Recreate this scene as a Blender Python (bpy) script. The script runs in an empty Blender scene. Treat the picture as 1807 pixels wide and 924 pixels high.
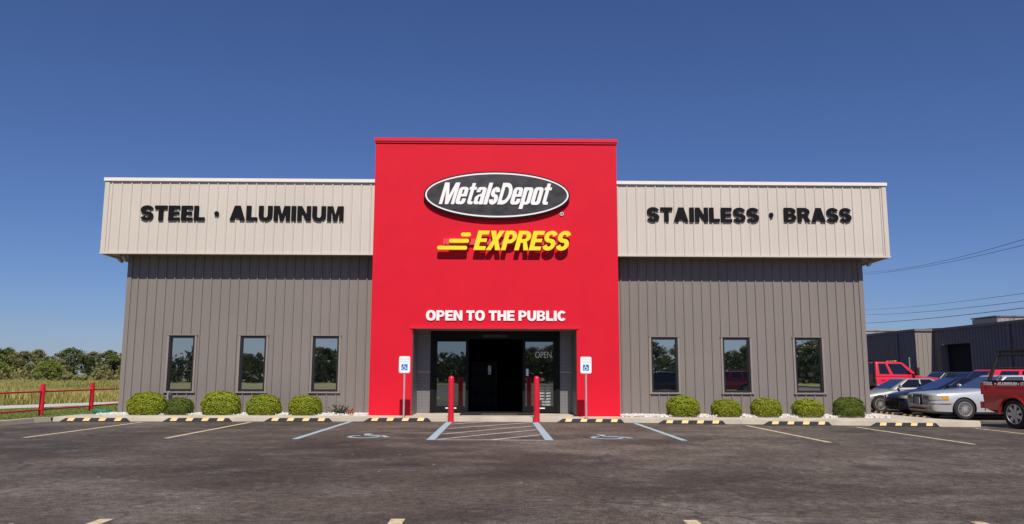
import bpy, bmesh, math, random
import numpy as np
from mathutils import Vector, Matrix
R = math.radians
random.seed(7); rng = np.random.default_rng(7)
SC = bpy.context.scene
COL = SC.collection

# ------------------------------------------------------------------ camera, sky, sun, exposure
cam = bpy.data.cameras.new('camera'); cam.sensor_width = 36.0; cam.lens = 36.0*1404/1807
cam.clip_start = 0.1; cam.clip_end = 6000
co = bpy.data.objects.new('camera', cam); COL.objects.link(co)
PITCH, YAW, ROLL = R(8.1), R(0.96), R(0.155)
fw = Vector((math.sin(YAW)*math.cos(PITCH), math.cos(YAW)*math.cos(PITCH), math.sin(PITCH)))
r0 = Vector((math.cos(YAW), -math.sin(YAW), 0)); u0 = r0.cross(fw)
rr = r0*math.cos(ROLL)+u0*math.sin(ROLL); uu = rr.cross(fw)
co.matrix_world = Matrix(((rr.x, uu.x, -fw.x, .14), (rr.y, uu.y, -fw.y, -24.2), (rr.z, uu.z, -fw.z, 1.28), (0, 0, 0, 1)))
SC.camera = co

SUN_DIR = Vector((0.085, -1.0, 1.145)).normalized()          # towards the sun
SUN_EL = math.asin(SUN_DIR.z); SUN_AZ = math.atan2(SUN_DIR.x, SUN_DIR.y)
w = bpy.data.worlds.new('World'); SC.world = w; w.use_nodes = True
nt = w.node_tree; bg = nt.nodes['Background']
sky = nt.nodes.new('ShaderNodeTexSky'); sky.sky_type = 'NISHITA'; sky.sun_disc = False
sky.sun_elevation = SUN_EL; sky.sun_rotation = SUN_AZ
sky.altitude = 200; sky.air_density = 1.0; sky.dust_density = 0.3; sky.ozone_density = 6.0
tn = nt.nodes.new('ShaderNodeMix'); tn.data_type = 'RGBA'; tn.blend_type = 'MULTIPLY'; tn.inputs[0].default_value = 1.0; tn.inputs[7].default_value = (.91, .985, 1.34, 1)
nt.links.new(sky.outputs[0], tn.inputs[6]); nt.links.new(tn.outputs[2], bg.inputs[0]); bg.inputs[1].default_value = 0.058
sl = bpy.data.lights.new('sun', 'SUN'); sl.energy = 5.0; sl.angle = R(0.5); sl.color = (1.0, .95, .87)
so = bpy.data.objects.new('sun', sl); COL.objects.link(so); so.location = (5, -60, 70)
so.rotation_euler = SUN_DIR.to_track_quat('Z', 'Y').to_euler()
vs = SC.view_settings; vs.view_transform = 'Standard'; vs.look = 'None'; vs.exposure = 0.0; vs.gamma = 1.0; vs.use_curve_mapping = False
SC.cycles.max_bounces = 8; SC.cycles.transparent_max_bounces = 8

# ------------------------------------------------------------------ materials
def mat(name, col, rough=.6, metal=0.0, var=0.0, vscale=4.0, bump=0.0, bscale=60.0, spec=.5, coat=0.0, emit=None, two=None, stretch=None):
    m = bpy.data.materials.new(name); m.use_nodes = True
    t = m.node_tree; b = t.nodes['Principled BSDF']
    b.inputs['Base Color'].default_value = (*col, 1); b.inputs['Roughness'].default_value = rough
    b.inputs['Metallic'].default_value = metal; b.inputs['Specular IOR Level'].default_value = spec
    b.inputs['Coat Weight'].default_value = coat; b.inputs['Coat Roughness'].default_value = .05
    tc = t.nodes.new('ShaderNodeTexCoord'); src = tc.outputs['Object']
    if stretch:
        mp = t.nodes.new('ShaderNodeMapping'); mp.inputs['Scale'].default_value = stretch
        t.links.new(src, mp.inputs[0]); src = mp.outputs[0]
    if var or two:
        n = t.nodes.new('ShaderNodeTexNoise'); n.inputs['Scale'].default_value = vscale; n.inputs['Detail'].default_value = 6
        t.links.new(src, n.inputs['Vector'])
        r = t.nodes.new('ShaderNodeValToRGB'); t.links.new(n.outputs[0], r.inputs[0])
        a = two[0] if two else tuple(c*(1-var) for c in col); c2 = two[1] if two else tuple(min(1, c*(1+var)) for c in col)
        r.color_ramp.elements[0].position = .32; r.color_ramp.elements[1].position = .68
        r.color_ramp.elements[0].color = (*a, 1); r.color_ramp.elements[1].color = (*c2, 1)
        t.links.new(r.outputs[0], b.inputs['Base Color'])
    if bump:
        n = t.nodes.new('ShaderNodeTexNoise'); n.inputs['Scale'].default_value = bscale; n.inputs['Detail'].default_value = 4
        t.links.new(src, n.inputs['Vector'])
        bp = t.nodes.new('ShaderNodeBump'); bp.inputs['Strength'].default_value = bump; bp.inputs['Distance'].default_value = .02
        t.links.new(n.outputs[0], bp.inputs['Height']); t.links.new(bp.outputs[0], b.inputs['Normal'])
    return m

def leaf_mat(name, a, b_, scale=1.2):
    m = mat(name, a, rough=.55, two=(a, b_), vscale=scale, spec=.25)
    t = m.node_tree; b = t.nodes['Principled BSDF']
    tr = t.nodes.new('ShaderNodeBsdfTranslucent'); mx = t.nodes.new('ShaderNodeMixShader'); mx.inputs[0].default_value = .25
    ramp = [n for n in t.nodes if n.type == 'VALTORGB'][0]
    t.links.new(ramp.outputs[0], tr.inputs[0])
    out = t.nodes['Material Output']
    t.links.new(b.outputs[0], mx.inputs[1]); t.links.new(tr.outputs[0], mx.inputs[2]); t.links.new(mx.outputs[0], out.inputs[0])
    return m

def glass_mat(name, base, refl, tint=(1, 1, 1), wav=.002):
    """Dark coated glazing: a dark body under a reflective layer."""
    m = bpy.data.materials.new(name); m.use_nodes = True; t = m.node_tree
    b = t.nodes['Principled BSDF']; b.inputs['Base Color'].default_value = (*base, 1); b.inputs['Roughness'].default_value = .05
    g = t.nodes.new('ShaderNodeBsdfGlossy'); g.inputs['Roughness'].default_value = .01; g.inputs['Color'].default_value = (*tint, 1)
    mx = t.nodes.new('ShaderNodeMixShader'); lw = t.nodes.new('ShaderNodeFresnel'); lw.inputs['IOR'].default_value = 1.45
    ad = t.nodes.new('ShaderNodeMath'); ad.operation = 'ADD'; ad.use_clamp = True; ad.inputs[1].default_value = refl
    t.links.new(lw.outputs[0], ad.inputs[0]); t.links.new(ad.outputs[0], mx.inputs[0])
    t.links.new(b.outputs[0], mx.inputs[1]); t.links.new(g.outputs[0], mx.inputs[2]); t.links.new(mx.outputs[0], t.nodes['Material Output'].inputs[0])
    if wav:
        tc = t.nodes.new('ShaderNodeTexCoord'); n = t.nodes.new('ShaderNodeTexNoise'); n.inputs['Scale'].default_value = 1.6; n.inputs['Detail'].default_value = 1
        bp = t.nodes.new('ShaderNodeBump'); bp.inputs['Strength'].default_value = wav*10; bp.inputs['Distance'].default_value = .02
        t.links.new(tc.outputs['Object'], n.inputs['Vector']); t.links.new(n.outputs[0], bp.inputs['Height'])
        t.links.new(bp.outputs[0], g.inputs['Normal'])
    return m

def asphalt_mat():
    m = bpy.data.materials.new('asphalt'); m.use_nodes = True; t = m.node_tree; b = t.nodes['Principled BSDF']
    N = t.nodes.new; Lk = t.links.new
    tc = N('ShaderNodeTexCoord')
    def noise(scale, detail, stretch=None, rough=.55, off=0):
        mp = N('ShaderNodeMapping'); mp.inputs['Scale'].default_value = stretch or (1, 1, 1); mp.inputs['Location'].default_value = (off, off*.7, 0)
        Lk(tc.outputs['Object'], mp.inputs[0])
        n = N('ShaderNodeTexNoise'); n.inputs['Scale'].default_value = scale; n.inputs['Detail'].default_value = detail; n.inputs['Roughness'].default_value = rough
        Lk(mp.outputs[0], n.inputs['Vector']); return n.outputs[0]
    def ramp(src, p0, p1, c0, c1):
        r = N('ShaderNodeValToRGB'); r.color_ramp.elements[0].position = p0; r.color_ramp.elements[1].position = p1
        r.color_ramp.elements[0].color = (*c0, 1); r.color_ramp.elements[1].color = (*c1, 1); Lk(src, r.inputs[0]); return r.outputs[0]
    def mix(f, a, c, mode='MIX'):
        x = N('ShaderNodeMix'); x.data_type = 'RGBA'; x.blend_type = mode
        if isinstance(f, float): x.inputs[0].default_value = f
        else: Lk(f, x.inputs[0])
        for s, v in ((6, a), (7, c)):
            if isinstance(v, tuple): x.inputs[s].default_value = (*v, 1)
            else: Lk(v, x.inputs[s])
        return x.outputs[2]
    base = ramp(noise(.22, 7, (1, 1.0, 1), .62), .38, .62, (.060, .047, .038), (.122, .097, .078))
    wear = ramp(noise(.9, 6, (.8, 1.0, 1), .7, 11), .48, .70, (0, 0, 0), (1, 1, 1))
    c = mix(wear, base, mix(.68, base, (.21, .180, .158)))
    dark = ramp(noise(.55, 5, (.8, 1.0, 1), .6, 23), .58, .76, (0, 0, 0), (.8, .8, .8))
    c = mix(dark, c, (.036, .031, .032))
    big = ramp(noise(.075, 4, None, .55, 61), .38, .62, (.72, .71, .70), (1.18, 1.17, 1.15))
    c = mix(.9, c, big, 'MULTIPLY')
    # aggregate: fine light and dark grains
    g = ramp(noise(55, 3, None, .7, 3), .36, .68, (.35, .35, .35), (1.75, 1.75, 1.75))
    c = mix(.85, c, g, 'MULTIPLY')
    g2 = ramp(noise(9, 6, None, .75, 5), .36, .64, (.52, .52, .52), (1.5, 1.5, 1.5))
    c = mix(.9, c, g2, 'MULTIPLY')
    v = N('ShaderNodeTexVoronoi'); v.inputs['Scale'].default_value = 2.6; Lk(tc.outputs['Object'], v.inputs['Vector'])
    sp = ramp(v.outputs['Distance'],   .045, .075, (1, 1, 1), (0, 0, 0))
    sel = ramp(noise(3.1, 2, None, .5, 31), .50, .56, (0, 0, 0), (.9, .9, .9))
    c = mix(mix(1.0, sp, sel, 'MULTIPLY'), c, (.36, .34, .31))
    # oil drips and old stains
    vo = N('ShaderNodeTexVoronoi'); vo.inputs['Scale'].default_value = .42
    mo = N('ShaderNodeMapping'); Lk(tc.outputs['Object'], mo.inputs[0]); no = N('ShaderNodeTexNoise'); no.inputs['Scale'].default_value = 2.2; no.inputs['Detail'].default_value = 5; Lk(mo.outputs[0], no.inputs['Vector'])
    vs2 = N('ShaderNodeVectorMath'); vs2.operation = 'MULTIPLY_ADD'; vs2.inputs[1].default_value = (.5, .5, .5); Lk(no.outputs['Color'], vs2.inputs[0]); Lk(mo.outputs[0], vs2.inputs[2]); Lk(vs2.outputs[0], vo.inputs['Vector'])
    c = mix(ramp(vo.outputs['Distance'], .07, .17, (.62, .62, .62), (0, 0, 0)), c, (.028, .024, .022))
    # hairline cracks
    v2 = N('ShaderNodeTexVoronoi'); v2.feature = 'DISTANCE_TO_EDGE'; v2.inputs['Scale'].default_value = .33
    mp = N('ShaderNodeMapping'); Lk(tc.outputs['Object'], mp.inputs[0])
    nz = N('ShaderNodeTexNoise'); nz.inputs['Scale'].default_value = 1.4; nz.inputs['Detail'].default_value = 5; Lk(mp.outputs[0], nz.inputs['Vector'])
    vm = N('ShaderNodeVectorMath'); vm.operation = 'ADD'; Lk(mp.outputs[0], vm.inputs[0]); Lk(nz.outputs['Color'], vm.inputs[1]); Lk(vm.outputs[0], v2.inputs['Vector'])
    cr = ramp(v2.outputs['Distance'], .003, .010, (1, 1, 1), (0, 0, 0))
    crs = ramp(noise(.12, 2, None, .5, 47), .42, .52, (0, 0, 0), (.6, .6, .6))
    c = mix(mix(1.0, cr, crs, 'MULTIPLY'), c, (.03, .027, .027))
    Lk(c, b.inputs['Base Color']); b.inputs['Roughness'].default_value = .82; b.inputs['Specular IOR Level'].default_value = .3
    bp = N('ShaderNodeBump'); bp.inputs['Strength'].default_value = .5; bp.inputs['Distance'].default_value = .012
    Lk(noise(45, 4, None, .7, 3), bp.inputs['Height']); Lk(bp.outputs[0], b.inputs['Normal'])
    return m

def paint_mat(name, col, worn=(.07, .06, .058), amt=.42):
    m = bpy.data.materials.new(name); m.use_nodes = True; t = m.node_tree; b = t.nodes['Principled BSDF']
    tc = t.nodes.new('ShaderNodeTexCoord'); n = t.nodes.new('ShaderNodeTexNoise'); n.inputs['Scale'].default_value = 9; n.inputs['Detail'].default_value = 8; n.inputs['Roughness'].default_value = .7
    t.links.new(tc.outputs['Object'], n.inputs['Vector'])
    r = t.nodes.new('ShaderNodeValToRGB'); t.links.new(n.outputs[0], r.inputs[0])
    r.color_ramp.elements[0].position = amt-.09; r.color_ramp.elements[1].position = amt+.05
    r.color_ramp.elements[0].color = (*[.5*x+.5*y for x, y in zip(worn, col)], 1); r.color_ramp.elements[1].color = (*col, 1)
    t.links.new(r.outputs[0], b.inputs['Base Color']); b.inputs['Roughness'].default_value = .8; b.inputs['Specular IOR Level'].default_value = .2
    return m

def perforated_mat():
    m = mat('perforated_metal', (.42, .42, .43), rough=.45, metal=.55); t = m.node_tree; b = t.nodes['Principled BSDF']
    tc = t.nodes.new('ShaderNodeTexCoord'); mp = t.nodes.new('ShaderNodeMapping'); mp.inputs['Scale'].default_value = (22, 0, 22)
    t.links.new(tc.outputs['Object'], mp.inputs[0])
    fr = t.nodes.new('ShaderNodeVectorMath'); fr.operation = 'FRACTION'; t.links.new(mp.outputs[0], fr.inputs[0])
    sb = t.nodes.new('ShaderNodeVectorMath'); sb.operation = 'SUBTRACT'; sb.inputs[1].default_value = (.5, 0, .5); t.links.new(fr.outputs[0], sb.inputs[0])
    ln = t.nodes.new('ShaderNodeVectorMath'); ln.operation = 'LENGTH'; t.links.new(sb.outputs[0], ln.inputs[0])
    r = t.nodes.new('ShaderNodeValToRGB'); r.color_ramp.elements[0].position = .22; r.color_ramp.elements[1].position = .27
    r.color_ramp.elements[0].color = (.08, .08, .08, 1); r.color_ramp.elements[1].color = (.28, .265, .265, 1)
    t.links.new(ln.outputs['Value'], r.inputs[0]); t.links.new(r.outputs[0], b.inputs['Base Color'])
    return m

M = dict(
    asphalt=asphalt_mat(),
    concrete=mat('concrete', (.52, .45, .36), .85, var=.16, vscale=1.3, bump=.25, bscale=80),
    taupe=mat('taupe_siding', (.206, .175, .157), .5, var=.05, vscale=.6, spec=.4, bump=.12, bscale=1.7),
    taupe_trim=mat('taupe_trim', (.25, .205, .185), .5, var=.05, vscale=2),
    cream=mat('cream_siding', (.56, .495, .43), .5, var=.03, vscale=.5, spec=.4, bump=.12, bscale=1.7),
    white_trim=mat('white_trim', (.74, .68, .62), .45, var=.03),
    soffit=mat('soffit_metal', (.20, .17, .15), .6, var=.1),
    red=mat('red_stucco', (.63, .009, .026), .6, var=.04, vscale=.9, bump=.06, bscale=150, spec=.15),
    red_trim=mat('red_trim', (.66, .013, .035), .4, var=.03, spec=.3),
    red_paint=mat('red_bollard_paint', (.60, .010, .028), .3, var=.05, coat=.3),
    black_letter=mat('black_letter', (.006, .006, .007), .6, var=.2, spec=.12),
    sign_face=mat('sign_face_charcoal', (.02, .02, .021), .4, two=((.016, .015, .015), (.052, .046, .045)), vscale=2.6, stretch=(1, 1, 1.8)),
    white_letter=mat('white_letter', (.82, .79, .77), .4, var=.02),
    yellow=mat('yellow_letter', (.84, .66, .012), .4, var=.03),
    yellow_side=mat('yellow_return', (.72, .55, .015), .45, var=.03),
    raceway=mat('red_raceway', (.70, .05, .07), .4, var=.04),
    black_frame=mat('black_frame', (.008, .008, .008), .45, var=.2, spec=.2),
    bronze=mat('bronze_frame', (.012, .010, .010), .45, var=.15),
    perforated=perforated_mat(),
    roof=mat('roof_membrane', (.45, .44, .42), .8, var=.1),
    dark_room=mat('dark_interior', (.006, .0055, .0055), .8, var=.2),  # reflectance cut to near black so the room reads as unlit
    room_item=mat('unlit_stock', (.007, .0065, .007), .7, var=.3),  # near black too: the indoor gloom is put into the colour
    rubber=mat('black_rubber', (.017, .015, .015), .8, var=.3, vscale=12, bump=.2),
    stop_yellow=mat('yellow_reflective', (.80, .49, .17), .55, var=.12, vscale=14),
    mat_tan=mat('mat_tan', (.35, .30, .16), .9, two=((.03, .03, .025), (.48, .42, .22)), vscale=22),
    gravel=mat('white_gravel', (.66, .63, .60), .8, var=.14, vscale=18),
    post_steel=mat('galvanised_steel', (.52, .48, .47), .4, metal=.35, var=.1),
    sign_white=mat('sign_white', (.82, .84, .84), .35, var=.02),
    sign_blue=mat('sign_blue', (.02, .16, .46), .4, var=.03),
    sign_green=mat('sign_green', (.36, .60, .52), .4, var=.05),
    paint_white=paint_mat('paint_white', (.52, .52, .53), amt=.45),
    paint_yellow=paint_mat('paint_yellow', (.60, .49, .31), amt=.46),
    paint_blue=paint_mat('paint_blue', (.34, .45, .50)),
    hose=mat('green_hose', (.02, .22, .10), .5, var=.3),
    wire=mat('wire', (.03, .03, .035), .6, var=.1),
    pipe_grey=mat('pipe_grey', (.38, .36, .36), .4, metal=.4, var=.2),
    pipe_dark=mat('pipe_dark', (.05, .04, .045), .5, var=.2),
    grass=leaf_mat('lawn_grass', (.12, .18, .03), (.22, .25, .055), .8),
    lawn_soil=mat('lawn_soil', (.10, .115, .03), .95, two=((.11, .15, .03), (.2, .19, .07)), vscale=1.5),
    field_soil=mat('field_soil', (.2, .18, .06), .95, two=((.15, .15, .045), (.30, .25, .10)), vscale=.25),
    field_grass=leaf_mat('tall_grass', (.21, .205, .05), (.46, .40, .13), .12),
    road=mat('pale_road', (.50, .46, .42), .9, var=.08, vscale=.6),
    far_ground=mat('far_ground', (.14, .14, .06), .95, var=.3, vscale=.02),
    shrub_gold=leaf_mat('golden_leaf', (.10, .15, .010), (.40, .43, .03), 22.0),
    shrub_green=leaf_mat('green_leaf', (.05, .085, .016), (.19, .23, .03), 22.0),
    shrub_dark=leaf_mat('dark_leaf', (.025, .045, .015), (.07, .09, .025), 5.0),
    shrub_orange=leaf_mat('orange_leaf', (.45, .12, .04), (.62, .22, .09), 6.0),
    tree_a=leaf_mat('tree_leaf_mid', (0.090, 0.118, 0.033), (0.192, 0.218, 0.058), .45),
    tree_b=leaf_mat('tree_leaf_olive', (0.141, 0.141, 0.049), (0.256, 0.230, 0.083), .4),
    tree_c=leaf_mat('tree_leaf_bright', (0.154, 0.218, 0.038), (0.320, 0.358, 0.064), .5),
    tree_d=leaf_mat('tree_leaf_dark', (.03, .05, .02), (.075, .095, .03), .6),
    bark=mat('bark', (.11, .09, .075), .9, var=.3, vscale=6),
    window_glass=glass_mat('window_glass', (.006, .007, .008), .48, (.92, .95, .92)),
    door_glass=glass_mat('door_glass', (.008, .008, .009), .22, (.85, .95, .95)),
    shed_grey=mat('shed_siding', (.17, .145, .142), .6, var=.06, vscale=.4),
    shed_lit=mat('shed_siding_lit', (.25, .22, .195), .55, var=.05, vscale=.5),  # same warehouse siding, coloured paler for its sunlit faces
    shed_black=mat('shed_black', (.004, .004, .004), .9, var=.2),
    shed_far=mat('far_siding', (.30, .27, .25), .6, var=.05, vscale=.3),
)

# ------------------------------------------------------------------ mesh helpers
class MB:
    def __init__(s): s.v = []; s.f = []; s.m = []
    def add(s, vs, fs, mi=0, mx=None):
        o = len(s.v)
        s.v += [tuple(mx @ Vector(p)) if mx else tuple(p) for p in vs]
        s.f += [tuple(i+o for i in f) for f in fs]; s.m += [mi]*len(fs); return s
    def box(s, x0, x1, y0, y1, z0, z1, mi=0, mx=None):
        v = [(x, y, z) for z in (z0, z1) for y in (y0, y1) for x in (x0, x1)]
        return s.add(v, [(0, 2, 3, 1), (4, 5, 7, 6), (0, 1, 5, 4), (2, 6, 7, 3), (0, 4, 6, 2), (1, 3, 7, 5)], mi, mx)
    def quad(s, a, b, c, d, mi=0): return s.add([a, b, c, d], [(0, 1, 2, 3)], mi)
    def prism(s, pts, z0, z1, mi=0, mx=None):
        n = len(pts); v = [(x, y, z0) for x, y in pts]+[(x, y, z1) for x, y in pts]
        f = [tuple(range(n-1, -1, -1)), tuple(range(n, 2*n))]+[(i, (i+1) % n, n+(i+1) % n, n+i) for i in range(n)]
        return s.add(v, f, mi, mx)
    def tube(s, path, r, n=10, mi=0, mx=None, cap=True, r1=None):
        P = [Vector(p) for p in path]; v = []; f = []; ref = None
        for i, p in enumerate(P):
            d = (P[min(i+1, len(P)-1)]-P[max(i-1, 0)]).normalized()
            if ref is None: ref = Vector((0, 0, 1)) if abs(d.z) < .9 else Vector((1, 0, 0))
            a = d.cross(ref).normalized(); b = d.cross(a)
            ri = r if r1 is None else r+(r1-r)*i/(len(P)-1)
            v += [p+(a*math.cos(2*math.pi*k/n)+b*math.sin(2*math.pi*k/n))*ri for k in range(n)]
        for i in range(len(P)-1):
            f += [(i*n+k, i*n+(k+1) % n, (i+1)*n+(k+1) % n, (i+1)*n+k) for k in range(n)]
        if cap: f += [tuple(range(n)), tuple(range(len(v)-1, len(v)-n-1, -1))]
        return s.add(v, f, mi, mx)
    def lathe(s, prof, n=24, mi=0, mx=None, mats=None):
        """prof: (r, z) pairs; revolved about z."""
        v = [(r*math.cos(2*math.pi*k/n), r*math.sin(2*math.pi*k/n), z) for r, z in prof for k in range(n)]
        for i in range(len(prof)-1):
            pass
        o = len(s.v); s.v += [tuple(mx @ Vector(p)) if mx else p for p in v]
        for i in range(len(prof)-1):
            for k in range(n):
                s.f.append((o+i*n+k, o+i*n+(k+1) % n, o+(i+1)*n+(k+1) % n, o+(i+1)*n+k)); s.m.append(mats[i] if mats else mi)
        return s
    def build(s, name, mats, parent=None, smooth=None, local=False, origin=None):
        me = bpy.data.meshes.new(name)
        off = Vector((0, 0, 0))
        if parent is not None and not local:
            p = parent
            while p is not None: off += Vector(p.location); p = p.parent
        if parent is None and not local:
            A = np.array(s.v); off = Vector(origin) if origin else Vector((float(A[:, 0].mean()), float(A[:, 1].mean()), float(A[:, 2].min())))
        V = [(x-off.x, y-off.y, z-off.z) for x, y, z in s.v]
        me.from_pydata(V, [], s.f)
        for mm in (mats if isinstance(mats, (list, tuple)) else [mats]): me.materials.append(M[mm] if isinstance(mm, str) else mm)
        me.polygons.foreach_set('material_index', s.m)
        me.update()
        if smooth is not None:
            me.shade_smooth(); me.set_sharp_from_angle(angle=R(smooth))
        o = bpy.data.objects.new(name, me); COL.objects.link(o)
        if parent is not None: o.parent = parent
        elif not local: o.location = off
        return o

def tag(o, label=None, cat=None, group=None, kind=None):
    if label: o['label'] = label
    if cat: o['category'] = cat
    if group: o['group'] = group
    if kind: o['kind'] = kind
    return o
def thing(name, label, cat, loc=(0, 0, 0), rz=0, group=None):
    o = bpy.data.objects.new(name, None); o.empty_display_size = .3; COL.objects.link(o)
    o.location = loc; o.rotation_euler = (0, 0, rz); return tag(o, label, cat, group)
def copy_tree(o, parent=None):
    c = o.copy(); COL.objects.link(c); c.parent = parent
    for ch in list(o.children): copy_tree(ch, c)
    return c
def zg(x): return -0.006*min(max(x, 0), 18)

# ------------------------------------------------------------------ letters
def arc(cx, cy, rx, ry, a0, a1, n=10):
    return [(cx+rx*math.cos(R(a0+(a1-a0)*i/n)), cy+ry*math.sin(R(a0+(a1-a0)*i/n))) for i in range(n+1)]
def rrect(x0, y0, x1, y1, r, n=4):
    r = min(r, (x1-x0)/2*.999, (y1-y0)/2*.999)
    return arc(x1-r, y1-r, r, r, 0, 90, n)+arc(x0+r, y1-r, r, r, 90, 180, n)+arc(x0+r, y0+r, r, r, 180, 270, n)+arc(x1-r, y0+r, r, r, 270, 360, n)
def sellipse(cx, cy, rx, ry, p=2.4, n=36):
    o = []
    for i in range(n):
        a = 2*math.pi*i/n; c, s_ = math.cos(a), math.sin(a)
        o.append((cx+rx*math.copysign(abs(c)**(2/p), c), cy+ry*math.copysign(abs(s_)**(2/p), s_)))
    return o
def stroke(pts, t, h):
    l, r_ = [], []
    for i, p in enumerate(pts):
        a = pts[max(i-1, 0)]; b = pts[min(i+1, len(pts)-1)]
        dx, dy = b[0]-a[0], b[1]-a[1]; q = math.hypot(dx, dy) or 1; nx, ny = -dy/q, dx/q
        k = math.sqrt((t/2*nx)**2+(h/2*ny)**2)
        l.append((p[0]+nx*k, p[1]+ny*k)); r_.append((p[0]-nx*k, p[1]-ny*k))
    return l+r_[::-1]
def glyph(ch, t=.27, h=.215):
    """(advance width, list of closed outlines) with cap height 1."""
    if ch == 'I': return t, [[(0, 0), (t, 0), (t, 1), (0, 1)]]
    if ch == 'L': w = .66; return w, [[(0, 0), (w, 0), (w, h*1.08), (t, h*1.08), (t, 1), (0, 1)]]
    if ch == 'T': w = .76; return w, [[(w/2-t/2, 0), (w/2+t/2, 0), (w/2+t/2, 1-h*1.1), (w, 1-h*1.1), (w, 1), (0, 1), (0, 1-h*1.1), (w/2-t/2, 1-h*1.1)]]
    if ch == 'E':
        w = .70; return w, [[(0, 0), (w, 0), (w, h), (t, h), (t, .5-h*.42), (w*.93, .5-h*.42), (w*.93, .5+h*.48), (t, .5+h*.48), (t, 1-h), (w*.98, 1-h), (w*.98, 1), (0, 1)]]
    if ch == 'H': w = .82; return w, [[(0, 0), (t, 0), (t, .38), (w-t, .38), (w-t, 0), (w, 0), (w, 1), (w-t, 1), (w-t, .62), (t, .62), (t, 1), (0, 1)]]
    if ch == 'N': w = .82; return w, [[(0, 0), (t*.95, 0), (t*.95, .55), (w-t*.95, 0), (w, 0), (w, 1), (w-t*.95, 1), (w-t*.95, .46), (t*.95, 1), (0, 1)]]
    if ch == 'M':
        w = .98; q = t*.92; return w, [[(0, 0), (q, 0), (q, .66), (w/2-.11, 0), (w/2+.11, 0), (w-q, .66), (w-q, 0), (w, 0), (w, 1), (w-q*1.35, 1), (w/2, .42), (q*1.35, 1), (0, 1)]]
    if ch == 'A':
        w = .92; a = t*1.06; s_ = .5*w-.6*t
        hz = .37; ap = (w/2-a)/s_
        return w, [[(0, 0), (a, 0), (a+.17*s_, .17), (w-a-.17*s_, .17), (w-a, 0), (w, 0), (w/2+.6*t, 1), (w/2-.6*t, 1)], [(a+hz*s_, hz), (w-a-hz*s_, hz), (w/2, min(ap, .84))]]
    if ch == 'U':
        w = .82; return w, [[(0, 1), (0, .36)]+arc(w/2, .36, w/2, .38, 180, 360, 14)+[(w, 1), (w-t, 1), (w-t, .38)]+arc(w/2, .38, w/2-t, .18, 360, 180, 10)+[(t, 1)]]
    if ch == 'O': w = .90; return w, [sellipse(w/2, .5, w/2, .515), sellipse(w/2, .5, w/2-t, .515-h, 2.2)]
    if ch == 'C':
        w = .84; return w, [stroke(arc(w/2, .5, w/2-t/2, .51-h/2, 38, 322, 26), t*1.02, h)]
    if ch == 'S':
        w = .78; q = (1.02-h)/4; rx = (w-t)/2
        return w, [stroke(arc(w/2, .5+q, rx, q, 12, 270, 18)+arc(w/2, .5-q, rx, q, 90, -168, 18)[1:], t*.98, h*1.0)]
    if ch == 'B':
        w = .80; o = [(0, 0), (0, 1)]+arc(.5*w, .745, .45*w, .255, 90, -55, 10)+arc(.5*w, .285, .5*w, .285, 55, -90, 10)
        return w, [o, [(t, .60), (t, .82)]+arc(.52*w, .71, .14*w, .11, 90, -90, 6), [(t, .18), (t, .42)]+arc(.52*w, .30, .16*w, .12, 90, -90, 6)]
    if ch == 'P':
        w = .76; o = [(0, 0), (0, 1)]+arc(.52*w, .675, .48*w, .325, 90, -90, 14)+[(t, .35), (t, 0)]
        return w, [o, [(t, .545), (t, .805)]+arc(.5*w, .675, .17*w, .13, 90, -90, 8)]
    if ch == 'R':
        w = .84; o = [(0, 0), (0, 1)]+arc(.5*w, .70, .46*w, .30, 90, -58, 12)+[(w*1.02, 0), (w-t*1.02, 0), (.50*w, .385), (t, .385), (t, 0)]
        return w, [o, [(t, .575), (t, .815)]+arc(.5*w, .695, .15*w, .12, 90, -90, 8)]
    if ch == 'D':
        w = .82; o = [(0, 0), (0, 1)]+arc(.42*w, .5, .58*w, .5, 90, -90, 18)
        return w, [o, [(t, .19), (t, .81)]+arc(.42*w, .5, .58*w-t, .31, 90, -90, 12)]
    if ch == 'X':
        w = .88; a = t*1.12; return w, [[(0, 0), (a, 0), (w/2, .31), (w-a, 0), (w, 0), (w/2+a*.53, .51), (w*.97, 1), (w*.97-a, 1), (w/2, .70), (w*.03+a, 1), (w*.03, 1), (w/2-a*.53, .51)]]
    # condensed lower-case
    X = .80; t2 = .185; w = .455; r = .15
    if ch == 'l': return t2, [[(0, 0), (t2, 0), (t2, 1), (0, 1)]]
    if ch == 't':
        w = .34; return w, [[(.07, .1), (.12, .02), (.18, 0), (w, 0), (w, .13), (.26, .13), (.235, .17), (.235, .67), (w, .67), (w, X), (.235, X), (.235, .98), (.07, .98), (.07, X), (0, X), (0, .67), (.07, .67)]]
    if ch == 'o': return w, [rrect(0, -.01, w, X+.01, r), rrect(t2, .13, w-t2, X-.13, .06)]
    if ch == 'e':
        o = [(w, .36)]+arc(w-r, X-r, r, r, 0, 90, 5)+arc(r, X-r, r, r, 90, 180, 5)+arc(r, r, r, r, 180, 270, 5)+arc(w-r, r, r, r, 270, 360, 5)+[(w, .27), (w-t2, .27), (w-t2, .17), (w/2, .13), (t2, .17), (t2, .36)]
        return w, [o, rrect(t2, .47, w-t2, X-.12, .05)]
    if ch == 'a':
        o = [(w, 0)]+arc(w-r, X-r, r, r, 0, 90, 5)+arc(r, X-r, r, r, 90, 180, 5)+[(0, .56), (t2, .56), (t2, .66), (w/2, .68), (w-t2, .66), (w-t2, .50), (.12, .44)]+[(0, .34)]+arc(.12, .12, .12, .12, 180, 270, 5)+[(.22, 0), (w-t2, .06), (w-t2, 0)]
        return w, [o, rrect(t2*.95, .12, w-t2, .37, .04)]
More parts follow.
